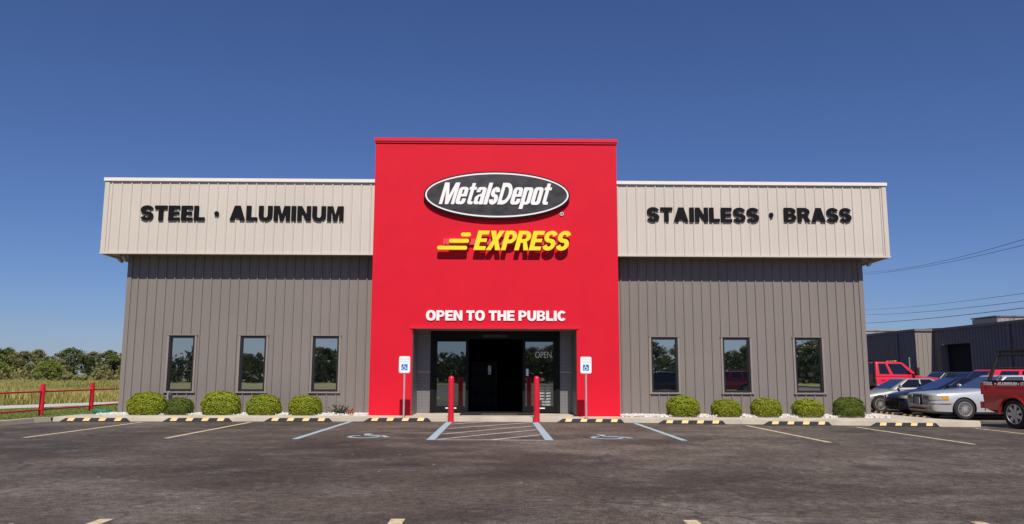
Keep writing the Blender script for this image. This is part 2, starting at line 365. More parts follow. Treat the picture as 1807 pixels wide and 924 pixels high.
    if ch == 's':
        w = .41; hh = .15; q = (X+.02-hh)/4; rx = (w-t2)/2
        return w, [stroke(arc(w/2, X/2+q, rx, q, 0, 270, 14)+arc(w/2, X/2-q, rx, q, 90, -180, 14)[1:], t2, hh)]
    if ch == 'p':
        o = [(0, -.20), (0, X)]+arc(w-r, X-r, r, r, 90, 0, 5)+arc(w-r, r, r, r, 360, 270, 5)+[(t2, 0), (t2, -.20)]
        return w, [o, rrect(t2, .13, w-t2, X-.13, .05)]
    if ch == '.': return .2, [sellipse(.1, .5, .1, .13, 2)]
    return .3, []

def curve_mesh(outlines, depth):
    """Filled, extruded outlines -> (verts, faces); front face towards +z of the outline's plane at z = depth."""
    cu = bpy.data.curves.new('outline', 'CURVE'); cu.dimensions = '2D'; cu.fill_mode = 'BOTH'; cu.extrude = depth/2
    for pts in outlines:
        sp = cu.splines.new('POLY'); sp.points.add(len(pts)-1); sp.use_cyclic_u = True
        for p, q in zip(sp.points, pts): p.co = (q[0], q[1], 0, 1)
    o = bpy.data.objects.new('outline', cu); COL.objects.link(o)
    dg = bpy.context.evaluated_depsgraph_get(); ev = o.evaluated_get(dg); me = ev.to_mesh()
    v = [(p.co.x, p.co.y, p.co.z+depth/2) for p in me.vertices]; f = [tuple(p.vertices) for p in me.polygons]
    ev.to_mesh_clear(); bpy.data.objects.remove(o); bpy.data.curves.remove(cu)
    return v, f

FRONT = Matrix(((1, 0, 0, 0), (0, 0, -1, 0), (0, 1, 0, 0), (0, 0, 0, 1)))   # outline plane -> wall facing -y
def word(mb, s, x0, x1, z0, height, y, depth, t=.27, h=.215, gap=.075, space=.36, shear=0.0, mi=0, mx=None, kern=None, widths=None, side=None):
    """Letters fitted between x0 and x1 on the plane y, standing out towards -y by depth."""
    xs = 0; L = []
    for i, ch in enumerate(s):
        if ch == ' ': xs += space; continue
        if kern and i: xs += kern.get(s[i-1]+ch, 0)
        wd, ou = glyph(ch, t, h); k = (widths or {}).get(ch, 1.0)
        L.append((xs, k, ou)); xs += wd*k+gap
    tot = xs-gap; sx = (x1-x0-(shear*height if shear else 0))/tot
    for gx, k, ou in L:
        sc = [[((gx+px*k)*sx+py*height*shear, py*height) for px, py in o] for o in ou]
        v, f = curve_mesh(sc, depth)
        m4 = (mx or Matrix.Identity(4)) @ Matrix.Translation((x0, y, z0)) @ FRONT
        if side is None: mb.add(v, f, mi, m4)
        else:
            fr = [q for q in f if all(v[i][2] > depth*.99 for i in q)]; ot = [q for q in f if q not in set(fr)]
            mb.add(v, fr, mi, m4); mb.add(v, ot, side, m4)
    return mb
def font_text(mb, s, xc, z, size, y, mi=0, align='CENTER', thick=.002, mx=None):
    c = bpy.data.curves.new('t', 'FONT'); c.body = s; c.size = size; c.align_x = align; c.extrude = thick/2
    o = bpy.data.objects.new('t', c); COL.objects.link(o)
    ev = o.evaluated_get(bpy.context.evaluated_depsgraph_get()); me = ev.to_mesh()
    v = [tuple(p.co) for p in me.vertices]; f = [tuple(p.vertices) for p in me.polygons]
    ev.to_mesh_clear(); bpy.data.objects.remove(o); bpy.data.curves.remove(c)
    return mb.add(v, f, mi, (mx or Matrix.Identity(4)) @ Matrix.Translation((xc, y, z)) @ FRONT)
def access_outlines():
    """Wheelchair symbol in a unit square (person facing right)."""
    return [sellipse(.42, .90, .085, .085, 2, 18),
            stroke(arc(.45, .33, .26, .26, 115, 370, 22), .085, .085),
            [(.37, .80), (.47, .80), (.485, .66), (.68, .66), (.68, .58), (.49, .58), (.50, .48), (.74, .48), (.83, .20), (.93, .23), (.90, .30), (.79, .56), (.41, .56)]]

# ------------------------------------------------------------------ ground
XL = -12.25
g = MB()
for x0, x1 in ((-70, 0), (0, 18), (18, 75)):
    for y0, y1 in ((-70, 80),):
        if x0 == -70: x0 = XL
        g.quad((x0, y0, zg(x0)), (x1, y0, zg(x1)), (x1, y1, zg(x1)), (x0, y1, zg(x0)))
tag(g.build('parking_lot', 'asphalt', local=True), kind='structure')
g = MB().quad((-3000, -3000, -.35), (3000, -3000, -.35), (3000, 3000, -.35), (-3000, 3000, -.35))
tag(g.build('ground', 'far_ground', local=True), kind='structure')
g = MB().box(-500, XL-.15, -120, 500, -.3, .07); g.box(XL-.15, 80, -200, -70, -.3, .04)
tag(g.build('field', 'field_soil', local=True), kind='structure')
g = MB().add([(-17.1, 3.0, .08), (-13.1, 13.2, .08), (-11.0, 18, .08), (-11.0, 0, .08), (-11.9, -.4, .08), (XL-.15, -2, .08), (XL-.15, -46, .08), (-33.5, -46, .08), (-33, -36, .08)], [(8, 7, 6, 5, 4, 3, 2, 1, 0)])
tag(g.build('lawn', 'lawn_soil', local=True), kind='structure')
d = Vector((2.0, 4.72, 0)).normalized(); a = Vector((-18.6, 6.7, .09)); b = Vector((-16.95, 3.72, .09))
g = MB()
P = []
for t in np.linspace(-52, 30, 24):
    bend = max(0, t-6)**2*.004
    P.append((a+d*t+Vector((-bend, 0, 0)), b+d*t+Vector((-bend, 0, 0))))
for (p, q), (p2, q2) in zip(P, P[1:]): g.quad(q, q2, p2, p)
tag(g.build('road', 'road', local=True), kind='structure')

# walkway with its kerb front, and the kerb of the lot's west edge
wk = [(-12.0, -1.9), (-8, -1.78), (-4, -1.62), (4, -1.62), (8, -2.0), (13.05, -2.42), (13.28, -2.36), (13.32, -2.15), (12.75, -1.2), (12.6, 0), (12.6, 12), (11.2, 12), (11.2, 1.2), (2.47, 1.2), (-2.4, 1.2), (-11.4, 1.2), (-12.0, .4)]
bm = bmesh.new()
vt = [bm.verts.new((x, y, .125+.6*zg(x))) for x, y in wk]; bm.faces.new(vt)
ret = bmesh.ops.extrude_face_region(bm, geom=bm.faces[:])
for e in ret['geom']:
    if isinstance(e, bmesh.types.BMVert): e.co.z = -.3
bmesh.ops.recalc_face_normals(bm, faces=bm.faces[:])
bmesh.ops.bevel(bm, geom=[e for e in bm.edges if all(v.co.z > 0 for v in e.verts)], offset=.018, segments=2, affect='EDGES')
me = bpy.data.meshes.new('walkway'); bm.to_mesh(me); me.materials.append(M['concrete'])
wo = bpy.data.objects.new('walkway', me); COL.objects.link(wo); tag(wo, kind='structure')
g = MB()
cp = [(-12.0, -1.95), (-12.14, -2.5), (-12.18, -4), (-12.2, -12), (-12.2, -46)]
for (x0, y0), (x1, y1) in zip(cp, cp[1:]):
    g.add([(x0, y0, -.2), (x1, y1, -.2), (x1-.17, y1, -.2), (x0-.17, y0, -.2), (x0-.03, y0, .12), (x1-.03, y1, .12), (x1-.17, y1, .12), (x0-.17, y0, .12)], [(0, 3, 2, 1), (4, 5, 6, 7), (0, 1, 5, 4), (1, 2, 6, 5), (2, 3, 7, 6), (3, 0, 4, 7)])
tag(g.build('kerb', 'concrete', local=True), kind='structure')
# joints in the walkway: thin dark saw cuts
# painted stall lines
def strip(mb, p, q, wd, mi=0, lift=.004):
    p = Vector((*p, 0)); q = Vector((*q, 0)); n = (q-p).normalized().cross(Vector((0, 0, 1)))*wd/2
    xs = [c for c in (0.0, 18.0) if min(p.x, q.x) < c < max(p.x, q.x)]
    ts = [0]+sorted((c-p.x)/(q.x-p.x) for c in xs)+[1]
    for t0, t1 in zip(ts, ts[1:]):
        a_, b_ = p.lerp(q, t0), p.lerp(q, t1)
        V = [a_-n, b_-n, b_+n, a_+n]
        mb.add([(v.x, v.y, zg(v.x)+lift) for v in V], [(0, 1, 2, 3)] if n.cross(q-p).z < 0 else [(3, 2, 1, 0)], mi)
lines = MB()
for x, y0, y1 in ((-9.45, -7.6, -2.2), (-6.56, -7.7, -2.15), (6.8, -8.0, -2.6), (9.62, -8.2, -2.9), (12.72, -7.9, -3.0)): strip(lines, (x, y0), (x, y1), .11)
for x in (-9.0, -6.18, -3.34, -.75, 1.87, 4.48, 7.3, 10.1): strip(lines, (x, -22.5), (x, -16.8), .125)
for y in (.72, 3.35, 5.85, 8.5): strip(lines, (13.6, y), (18.6, y), .11)
tag(lines.build('stall_lines', 'paint_yellow', local=True), kind='structure')
bl = MB()
for x, y0, y1, wd in ((-3.93, -7.85, -1.75, .13), (3.92, -7.8, -1.9, .13), (-1.2, -8.02, -1.95, .17), (1.17, -8.0, -1.95, .17)): strip(bl, (x, y0), (x, y1), wd)
tag(bl.build('accessible_stall_lines', 'paint_blue', local=True), kind='structure')
hl = MB()
for p, q in (((-1.08, -2.84), (-.2, -1.72)), ((-1.08, -4.63), (1.07, -1.95)), ((-1.08, -6.4), (1.07, -3.4)), ((-1.08, -7.87), (1.07, -4.88)), ((.02, -7.95), (1.07, -6.5))): strip(hl, p, q, .085, lift=.003)
strip(hl, (-1.1, -8.0), (1.08, -8.0), .09, lift=.0035)
tag(hl.build('crosshatch_lines', 'paint_white', local=True), kind='structure')
ac = MB()
for cx in (-2.62, 2.46):
    ou = access_outlines()
    for k, o in enumerate(ou):
        v, f = curve_mesh([[(px*1.15-.55, py*1.3-.65) for px, py in o]], .001)
        ac.add([(cx+x, -6.98+y, zg(cx+x)+.004+.0005*k+z) for x, y, z in v], f)
tag(ac.build('access_symbol_paint', 'paint_blue', local=True), kind='structure')

# ------------------------------------------------------------------ ribbed siding
def rib_profile(x0, x1, pitch, rib=.036, wt=.026, wb=.056, off=0.0):
    """Points (x, depth) of ribbed sheet between x0 and x1; ribs on one grid so that pieces line up."""
    pts = [(x0, None)]
    k0 = math.floor((x0-off)/pitch)-1; k1 = math.ceil((x1-off)/pitch)+1
    raw = []
    for k in range(k0, k1+1):
        c = off+k*pitch
        raw += [(c-wb/2, 0), (c-wt/2, rib), (c+wt/2, rib), (c+wb/2, 0), (c+pitch*.36, 0), (c+pitch*.36+.012, .005), (c+pitch*.36+.03, .005), (c+pitch*.36+.042, 0), (c+pitch*.62, 0), (c+pitch*.62+.012, .005), (c+pitch*.62+.03, .005), (c+pitch*.62+.042, 0)]
    xs = [p[0] for p in raw]; ys = [p[1] for p in raw]
    def at(x): return float(np.interp(x, xs, ys))
    return [(x0, at(x0))]+[p for p in raw if x0 < p[0] < x1]+[(x1, at(x1))]
def ribbed(mb, x0, x1, z0, z1, y, pitch=.277, mi=0, off=0.0, mx=None, z0b=None, z1b=None, rib=.038):
    """Sheet facing -y (before mx). z1b: height at x1 when the top slopes."""
    P = rib_profile(x0, x1, pitch, rib, off=off); n = len(P); v = []
    for x, dpt in P:
        u = (x-x0)/(x1-x0)
        v.append((x, y-dpt, z0+(0 if z0b is None else (z0b-z0)*u)))
    for x, dpt in P:
        u = (x-x0)/(x1-x0)
        v.append((x, y-dpt, z1+(0 if z1b is None else (z1b-z1)*u)))
    return mb.add(v, [(i, i+1, n+i+1, n+i) for i in range(n-1)], mi, mx)

# ------------------------------------------------------------------ the store building
BX0, BX1, BD = -11.1, 11.33, 15.0
ZB, ZF0, ZF1 = .10, 4.88, 7.05
TX0, TX1, TY, TZ = -3.62, 3.71, -.65, 8.30
OX0, OX1, OZ, DY = -2.39, 2.45, 2.665, .95
store = thing('store_building', 'low metal store with taupe ribbed walls, cream parapets and tall red entrance tower', 'building', (0, 6, 0))
WIN = [(-9.75, -8.98), (-7.62, -6.84), (-5.45, -4.66), (4.77, 5.58), (6.95, 7.78), (9.15, 9.98)]
WZ0, WZ1 = .79, 2.42
for side in (0, 1):
    wall = MB()
    xa, xb = (BX0, TX0) if side == 0 else (TX1, BX1)
    ws = [q for q in WIN if xa < q[0] < xb]
    ribbed(wall, xa, xb, ZB, WZ0, 0); ribbed(wall, xa, xb, WZ1, ZF0-.02, 0)
    e = [xa]+[v for q in ws for v in q]+[xb]
    for i in range(0, len(e), 2): ribbed(wall, e[i], e[i+1], WZ0, WZ1, 0)
    # structural wall behind the sheet
    wall.box(xa+.02, xb-.02, .05, .2, ZB, WZ0); wall.box(xa+.02, xb-.02, .05, .2, WZ1, ZF0)
    for i in range(0, len(e), 2): wall.box(max(e[i], xa+.02), min(e[i+1], xb-.02), .05, .2, WZ0+.001, WZ1-.001)
    x = BX0 if side == 0 else BX1; s_ = -1 if side == 0 else 1
    wall.box(x-.10 if s_ > 0 else x-.036, x+.036 if s_ > 0 else x+.10, -.037, .10, ZB, ZF0-.01)       # corner trim
    wall.box(xa, xb, -.012, .03, ZB-.05, ZB+.05)
    wall.build('wall', 'taupe', store)
RL = Matrix.Translation((BX0, 0, 0)) @ Matrix.Rotation(R(-90), 4, 'Z')     # west side: local +x runs to -y
RR = Matrix.Translation((BX1, 0, 0)) @ Matrix.Rotation(R(90), 4, 'Z')
w_ = MB(); ribbed(w_, -BD, -.1, ZB, ZF0, 0, mx=RL); w_.build('wall', 'taupe', store)
w_ = MB(); ribbed(w_, .1, BD, ZB, ZF0, 0, mx=RR); w_.build('wall', 'taupe', store)
MB().box(BX0, BX1, BD-.1, BD, ZB, ZF1).build('wall', 'taupe', store)
for i, (x0, x1) in enumerate(WIN):
    f = MB(); fr = .055
    for a_ in ((x0, x0+fr, WZ0, WZ1), (x1-fr, x1, WZ0, WZ1), (x0+fr, x1-fr, WZ0, WZ0+fr), (x0+fr, x1-fr, WZ1-fr, WZ1)): f.box(a_[0], a_[1], -.02, .10, a_[2], a_[3])
    win = f.build('window', 'bronze', store)
    MB().box(x0+fr-.005, x1-fr+.005, .05, .07, WZ0+fr-.005, WZ1-fr+.005).build('pane', 'window_glass', win)
    c = MB(); o_ = .055
    c.box(x0-o_, x0, -.048, .0, WZ0-.01, WZ1+.02).build('casing', 'taupe_trim', win)
    MB().box(x1, x1+o_, -.048, .0, WZ0-.01, WZ1+.02).build('casing', 'taupe_trim', win)
    MB().box(x0-.08, x1+.08, -.062, .0, WZ0-.055, WZ0-.0105).build('sill', 'taupe_trim', win)
    MB().box(x0-.07, x1+.07, -.058, .0, WZ1+.0205, WZ1+.045).build('head_flashing', 'taupe', win)
# parapet band: front, returns along both sides, coping, lip and soffit
PX0, PX1, PY = -11.70, 11.95, -.55
for sd in (0, 1):
    xa, xb, xe, s_ = (PX0, TX0, PX0, -1) if sd == 0 else (TX1, PX1, PX1, 1)
    fa = MB(); ribbed(fa, xa, xb, ZF0, ZF1, PY, pitch=.288, rib=.028)
    if sd == 0: ribbed(fa, -BD, -PY, ZF0, ZF1, 0, pitch=.288, rib=.028, mx=Matrix.Translation((PX0, 0, 0)) @ Matrix.Rotation(R(-90), 4, 'Z'))
    else: ribbed(fa, PY, BD, ZF0, ZF1, 0, pitch=.288, rib=.028, mx=Matrix.Translation((PX1, 0, 0)) @ Matrix.Rotation(R(90), 4, 'Z'))
    fa.box(xa+.01, xb-.01, PY+.02, PY+.10, ZF0+.01, ZF1)
    fa.box(*((PX0+.01, PX0+.1) if sd == 0 else (PX1-.1, PX1-.01)), PY+.1, BD, ZF0+.01, ZF1)
    fa.box(xe-.10 if s_ > 0 else xe-.034, xe+.034 if s_ > 0 else xe+.10, PY-.035, PY+.1, ZF0, ZF1-.005)
    fa.build('parapet', 'cream', store)
    c_ = MB(); l_ = MB(); f_ = MB()
    if sd == 0:
        c_.box(PX0-.06, TX0, PY-.07, PY+.14, ZF1, ZF1+.10).box(PX0-.06, PX0+.14, PY+.14, BD, ZF1, ZF1+.10)
        l_.box(PX0-.05, TX0, PY-.05, PY+.03, ZF0-.05, ZF0-.004).box(PX0-.05, PX0+.03, PY+.03, BD, ZF0-.05, ZF0-.004)
        f_.box(PX0+.03, TX0, PY+.03, .05, ZF0-.02, ZF0).box(PX0+.03, BX0, .05, BD, ZF0-.02, ZF0)
    else:
        c_.box(TX1, PX1+.06, PY-.07, PY+.14, ZF1, ZF1+.10).box(PX1-.14, PX1+.06, PY+.14, BD, ZF1, ZF1+.10)
        l_.box(TX1, PX1+.05, PY-.05, PY+.03, ZF0-.05, ZF0-.004).box(PX1-.03, PX1+.05, PY+.03, BD, ZF0-.05, ZF0-.004)
        f_.box(TX1, PX1-.03, PY+.03, .05, ZF0-.02, ZF0).box(BX1, PX1-.03, .05, BD, ZF0-.02, ZF0)
    c_.build('coping', 'white_trim', store); l_.build('parapet_lip', 'cream', store); f_.build('soffit', 'soffit', store)
MB().box(PX0+.1, PX1-.1, PY+.1, BD, 6.3, 6.4).build('roof', 'roof', store)
tw = MB()
tw.box(TX0, OX0, TY, 1.1, .08, OZ).box(OX1, TX1, TY, 1.1, .08, OZ).box(TX0, TX1, TY, 3.0, OZ, TZ)
tower = tw.build('entrance_tower', 'red', store)
MB().box(TX0-.045, TX1+.045, TY-.06, 3.05, TZ+.03, TZ+.13).box(TX0-.03, TX1+.03, TY-.035, 3.03, TZ-.02, TZ+.03).build('coping', 'red_trim', tower)
tr = MB().box(OX0-.07, OX1+.07, TY-.03, TY, OZ-.03, OZ+.055)
tr.build('opening_trim', 'red_trim', tower)
# entrance recess: cheek panels, ceiling, storefront frame, two open sliding leaves
FX0, FX1 = -1.98, 2.07
MB().box(OX0, OX0+.012, TY+.12, DY, .125, OZ).build('cheek_panel', 'perforated', store); MB().box(OX1-.012, OX1, TY+.12, DY, .125, OZ).build('cheek_panel', 'perforated', store)
for xa, xb in ((OX0+.012, FX0), (FX1, OX1-.012)):
    o = MB().box(xa, xb, DY-.02, DY+.04, .125, OZ-.01).build('recess_panel', 'perforated', store)
    MB().box(xa, xb, DY-.03, DY-.02, 1.36, 1.39).build('joint_strip', 'post_steel', o)
MB().box(OX0, OX1, TY+.1, DY+.1, OZ-.012, OZ-.002).build('recess_ceiling', 'soffit', store)
fr = MB(); fr.box(FX0, FX0+.12, DY-.07, DY+.10, .125, OZ-.013).box(FX1-.12, FX1, DY-.07, DY+.10, .125, OZ-.013).box(FX0+.12, FX1-.12, DY-.07, DY+.10, 2.40, OZ-.013)
dfr = fr.build('door_frame', 'black_frame', store)
MB().box(-.35, .42, DY-.09, DY-.07, 2.46, 2.54).build('door_sensor', 'pipe_dark', dfr)
def leaf(xa, xb):
    m_ = MB(); y0, y1 = DY-.035, DY+.015
    m_.box(xa, xa+.09, y0, y1, .14, 2.39).box(xb-.09, xb, y0, y1, .14, 2.39).box(xa+.09, xb-.09, y0, y1, .14, .33).box(xa+.09, xb-.09, y0, y1, 2.32, 2.39).box(xa+.09, xb-.09, y0, y1, 1.22, 1.28)
    o = m_.build('sliding_door', 'black_frame', store)
    MB().box(xa+.085, xb-.085, DY-.015, DY-.005, .325, 2.325).build('door_glass', 'door_glass', o)
    return o
lf = leaf(-1.86, -.79); rt = leaf(.90, 1.95)
MB().box(1.01, 1.085, DY-.05, DY-.017, 1.26, 1.48).build('door_decal', 'sign_white', rt)
t_ = MB(); font_text(t_, 'OPEN', 0, 1.82, .285, DY-.0165, mx=Matrix.Translation((1.555, 0, 0)) @ Matrix.Diagonal((.72, 1, 1, 1))); t_.build('open_lettering', 'white_letter', rt)
t_ = MB()
for k, s_ in enumerate(('8AM - 6PM', '8AM - 6PM', '8AM - 6PM', '8AM - 6PM', '8AM - 6PM', 'CLOSED', 'CLOSED')): font_text(t_, s_, 1.77,   .88-.088*k, .072, DY-.0165, align='RIGHT')
t_.build('hours_lettering', 'white_letter', rt)
for dx, o in ((-1.325, lf), (1.425, rt)):
    MB().box(dx-.17, dx+.17, DY-.037, DY-.035, .25, .285).build('kick_rail_decal', 'sign_white', o)
MB().box(1.3, 1.34, DY-.04, DY-.017, 1.1, 1.14).build('lock_cylinder', 'post_steel', rt)
# the unlit shop behind the doors
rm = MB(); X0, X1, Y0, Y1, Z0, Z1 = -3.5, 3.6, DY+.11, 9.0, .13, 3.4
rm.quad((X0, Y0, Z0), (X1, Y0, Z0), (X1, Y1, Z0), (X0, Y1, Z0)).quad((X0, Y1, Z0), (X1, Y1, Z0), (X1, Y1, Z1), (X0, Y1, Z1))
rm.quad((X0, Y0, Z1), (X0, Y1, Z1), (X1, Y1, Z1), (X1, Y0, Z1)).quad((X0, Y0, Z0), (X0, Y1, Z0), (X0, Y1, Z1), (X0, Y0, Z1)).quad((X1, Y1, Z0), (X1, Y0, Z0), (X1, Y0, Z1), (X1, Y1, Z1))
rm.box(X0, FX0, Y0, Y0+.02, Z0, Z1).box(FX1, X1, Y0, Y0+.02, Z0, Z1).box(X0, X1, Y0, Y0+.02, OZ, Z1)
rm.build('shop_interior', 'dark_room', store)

rk = thing('display_rack', 'display stand coloured near black as unlit just inside the open doorway', 'display stand', (-.35, 3.0, .13))
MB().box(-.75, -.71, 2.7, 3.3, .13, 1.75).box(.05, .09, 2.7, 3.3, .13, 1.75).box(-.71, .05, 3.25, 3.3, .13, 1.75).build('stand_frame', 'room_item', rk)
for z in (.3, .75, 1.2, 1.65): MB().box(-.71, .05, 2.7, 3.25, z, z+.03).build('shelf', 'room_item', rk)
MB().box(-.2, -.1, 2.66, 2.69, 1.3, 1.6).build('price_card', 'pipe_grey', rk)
cn = thing('sales_counter', 'sales counter coloured near black as unlit deep inside the doorway', 'counter', (1.0, 6.2, .13))
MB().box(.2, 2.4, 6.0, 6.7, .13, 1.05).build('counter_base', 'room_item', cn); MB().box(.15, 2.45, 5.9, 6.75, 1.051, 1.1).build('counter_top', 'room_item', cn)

# ------------------------------------------------------------------ wall signs
def letter_sign(name, label, words, dot, y):
    t = thing(name, label, 'sign', (words[0][1], y, 5.85))
    for s_, x0, x1, z0, h_ in words:
        m_ = MB(); word(m_, s_, x0, x1, z0, h_, y, .03, t=.285, h=.205, gap=.068); m_.build('lettering', 'black_letter', t)
    v, f = curve_mesh([sellipse(dot[0], dot[1], .068, .078, 2, 20)], .035)
    MB().add(v, f, 0, Matrix.Translation((0, y, 0)) @ FRONT).build('bullet', 'black_letter', t)
letter_sign('wall_lettering', 'black letters reading STEEL and ALUMINUM on cream parapet', [('STEEL', -10.61, -8.69, 5.85, .45), ('ALUMINUM', -7.95, -4.54, 5.86, .45)], (-8.34, 6.06), PY-.03)
letter_sign('wall_lettering', 'black letters reading STAINLESS and BRASS on cream parapet', [('STAINLESS', 4.62, 8.04, 5.90, .44), ('BRASS', 8.80, 10.87, 5.92, .43)], (8.41, 6.12), PY-.03)

ov = thing('oval_sign', 'black oval MetalsDepot sign with white rim on red tower', 'sign', (.07, TY, 6.64))
cx, cz, ra, rb = .075, 6.645, 2.20, .73
def oval(mb, pairs, y, depth):
    v, f = curve_mesh([sellipse(cx, cz, a_, b_, 2, 72) for a_, b_ in pairs], depth); mb.add(v, f, 0, Matrix.Translation((0, y, 0)) @ FRONT); return mb
oval(MB(), [(ra, rb)], TY-.02, .11).build('sign_box', 'black_frame', ov)
oval(MB(), [(ra-.055, rb-.055)], TY-.13, .012).build('sign_face', 'sign_face', ov)
oval(MB(), [(ra-.045, rb-.045), (ra-.09, rb-.09)], TY-.13, .022).build('white_rim', 'white_letter', ov)
m_ = MB()
word(m_, 'MetalsDepot', -1.67, 1.775, 6.352, .665, TY-.142, .018, t=.235, h=.18, gap=.032, shear=.28, widths={'M': .74, 'D': .68})
m_.build('lettering', 'white_letter', ov)
m_ = MB(); v, f = curve_mesh([sellipse(2.03, 6.10, .058, .058, 2, 20), sellipse(2.03, 6.10, .044, .044, 2, 20)], .01); m_.add(v, f, 0, Matrix.Translation((0, TY-.02, 0)) @ FRONT)
font_text(m_, 'R', 2.03, 6.07, .085, TY-.028, thick=.006); m_.build('registered_mark', 'white_letter', ov)
MB().add(*curve_mesh([sellipse(2.03, 6.10, .06, .06, 2, 20)], .02), 0, Matrix.Translation((0, TY, 0)) @ FRONT).build('mark_disc', 'black_frame', ov)

ex = thing('express_sign', 'yellow slanted EXPRESS letters with speed bars on red tower', 'sign', (.3, TY, 4.95))
m_ = MB(); word(m_, 'EXPRESS', -.62, 2.33, 4.955, .585, TY-.13, .10, t=.28, h=.20, gap=.03, shear=.26, widths={c: .78 for c in 'EXPRS'}, side=1)
m_.build('lettering', ['yellow', 'yellow_side'], ex)
for x0, x1, z in ((-.99, -.69, 5.42), (-1.34, -.745, 5.23), (-1.69, -.80, 5.02)):
    v, f = curve_mesh([rrect(x0, z-.058, x1, z+.058, .057, 6)], .10)
    MB().add(v, f, 0, Matrix.Translation((0, TY-.13, 0)) @ FRONT).build('speed_bar', 'yellow', ex)
MB().box(-1.52, 1.9, TY-.07, TY, 5.14, 5.32).build('raceway', 'raceway', ex)
for x in (-1.45, -1.1, -.75, -.3, .1, .55, 1.0, 1.4, 1.75): MB().box(x-.012, x+.012, TY-.13, TY-.06, 5.19, 5.23).build('standoff', 'raceway', ex)
op = thing('public_sign', 'white letters reading OPEN TO THE PUBLIC above entrance', 'sign', (.08, TY, 2.87))
m_ = MB(); word(m_, 'OPEN TO THE PUBLIC', -2.0, 2.15, 2.875, .30, TY-.002, .03, t=.27, h=.22, gap=.06, space=.30); m_.build('lettering', 'white_letter', op)

def sec_cam(x, y, label):
    t = thing('security_camera', label, 'security camera', (x, y, ZF0-.02), group='cameras under the soffit corners')
    MB().lathe([(0, ZF0-.021), (.06, ZF0-.021), (.06, ZF0-.05), (.03, ZF0-.06), (.03, ZF0-.12), (0, ZF0-.12)], 14, mx=Matrix.Translation((x, y, 0))).build('mount', 'pipe_grey', t, 40)
    q = Matrix.Translation((x, y-.02, ZF0-.17)) @ Matrix.Rotation(R(70), 4, 'X')
    MB().lathe([(0, -.1), (.055, -.1), (.06, -.06), (.06, .13), (.05, .15), (0, .15)], 16, mx=q).build('camera_body', 'pipe_grey', t, 40)
sec_cam(-11.33, -.1, 'small grey camera under the soffit at the STEEL end'); sec_cam(-11.1, -.3, 'second small grey camera nearer the wall at the STEEL end'); sec_cam(11.55, -.1, 'small grey camera under the soffit at the BRASS end')

# ------------------------------------------------------------------ small things in front of the store
def bollard(x, label):
    y = -1.84; t = thing('bollard', label, 'bollard', (x, y, 0), group='bollards by the entrance')
    pr = [(.0, -.02), (.083, -.02), (.083, 1.18)]+[(.083*math.cos(R(a_)), 1.18+.083*math.sin(R(a_))) for a_ in range(10, 91, 10)]
    MB().lathe(pr, 28, mx=Matrix.Translation((x, y, 0))).build('post_sleeve', 'red_paint', t, 45)
    MB().lathe([(.084, .0), (.1, 0), (.098, .012), (.084, .014)], 24, mx=Matrix.Translation((x, y, 0))).build('base_collar', 'red_paint', t)
bollard(-1.16, 'red domed bollard before the sliding door without hours'); bollard(1.21, 'red domed bollard before the door listing opening hours')

def parking_sign(x, label):
    y = -1.69; z0 = .12; t = thing('parking_sign', label, 'sign', (x, y, z0), group='reserved parking signs')
    MB().tube([(x, y, z0-.02), (x, y, 1.42)], .026, 12).tube([(x, y, z0-.02), (x, y, z0+.015)], .05, 12).build('post', 'post_steel', t, 40)
    def plate(ou, yy, dd, m, nm, par): 
        v, f = curve_mesh(ou, dd); return MB().add(v, f, 0, Matrix.Translation((x, yy, 0)) @ FRONT).build(nm, m, par)
    pl = plate([rrect(-.155, 1.335, .155, 1.80, .045, 5)], y-.03, .006, 'sign_white', 'sign_panel', t)
    plate([rrect(-.145, 1.345, .145, 1.79, .038, 5), rrect(-.138, 1.352, .138, 1.783, .033, 5)], y-.0362, .0015, 'sign_green', 'border', pl)
    plate([rrect(-.085, 1.41, .085, 1.58, .008, 3)], y-.0362, .0015, 'sign_blue', 'symbol_field', pl)
    m_ = MB()
    for k, o in enumerate(access_outlines()):
        v, f = curve_mesh([[(px*.16-.085, 1.415+py*.16) for px, py in o]], .0012); m_.add(v, f, 0, Matrix.Translation((x, y-.0378-.0004*k, 0)) @ FRONT)
    m_.build('access_symbol', 'sign_white', pl)
    m_ = MB(); font_text(m_, 'RESERVED', x, 1.70, .062, y-.0364); font_text(m_, 'PARKING', x, 1.625, .062, y-.0364); m_.build('lettering', 'sign_green', pl)
parking_sign(-2.48, 'white and blue reserved parking sign by the tower pier on the ALUMINUM side')
parking_sign(2.60, 'white and blue reserved parking sign by the tower pier on the STAINLESS side')

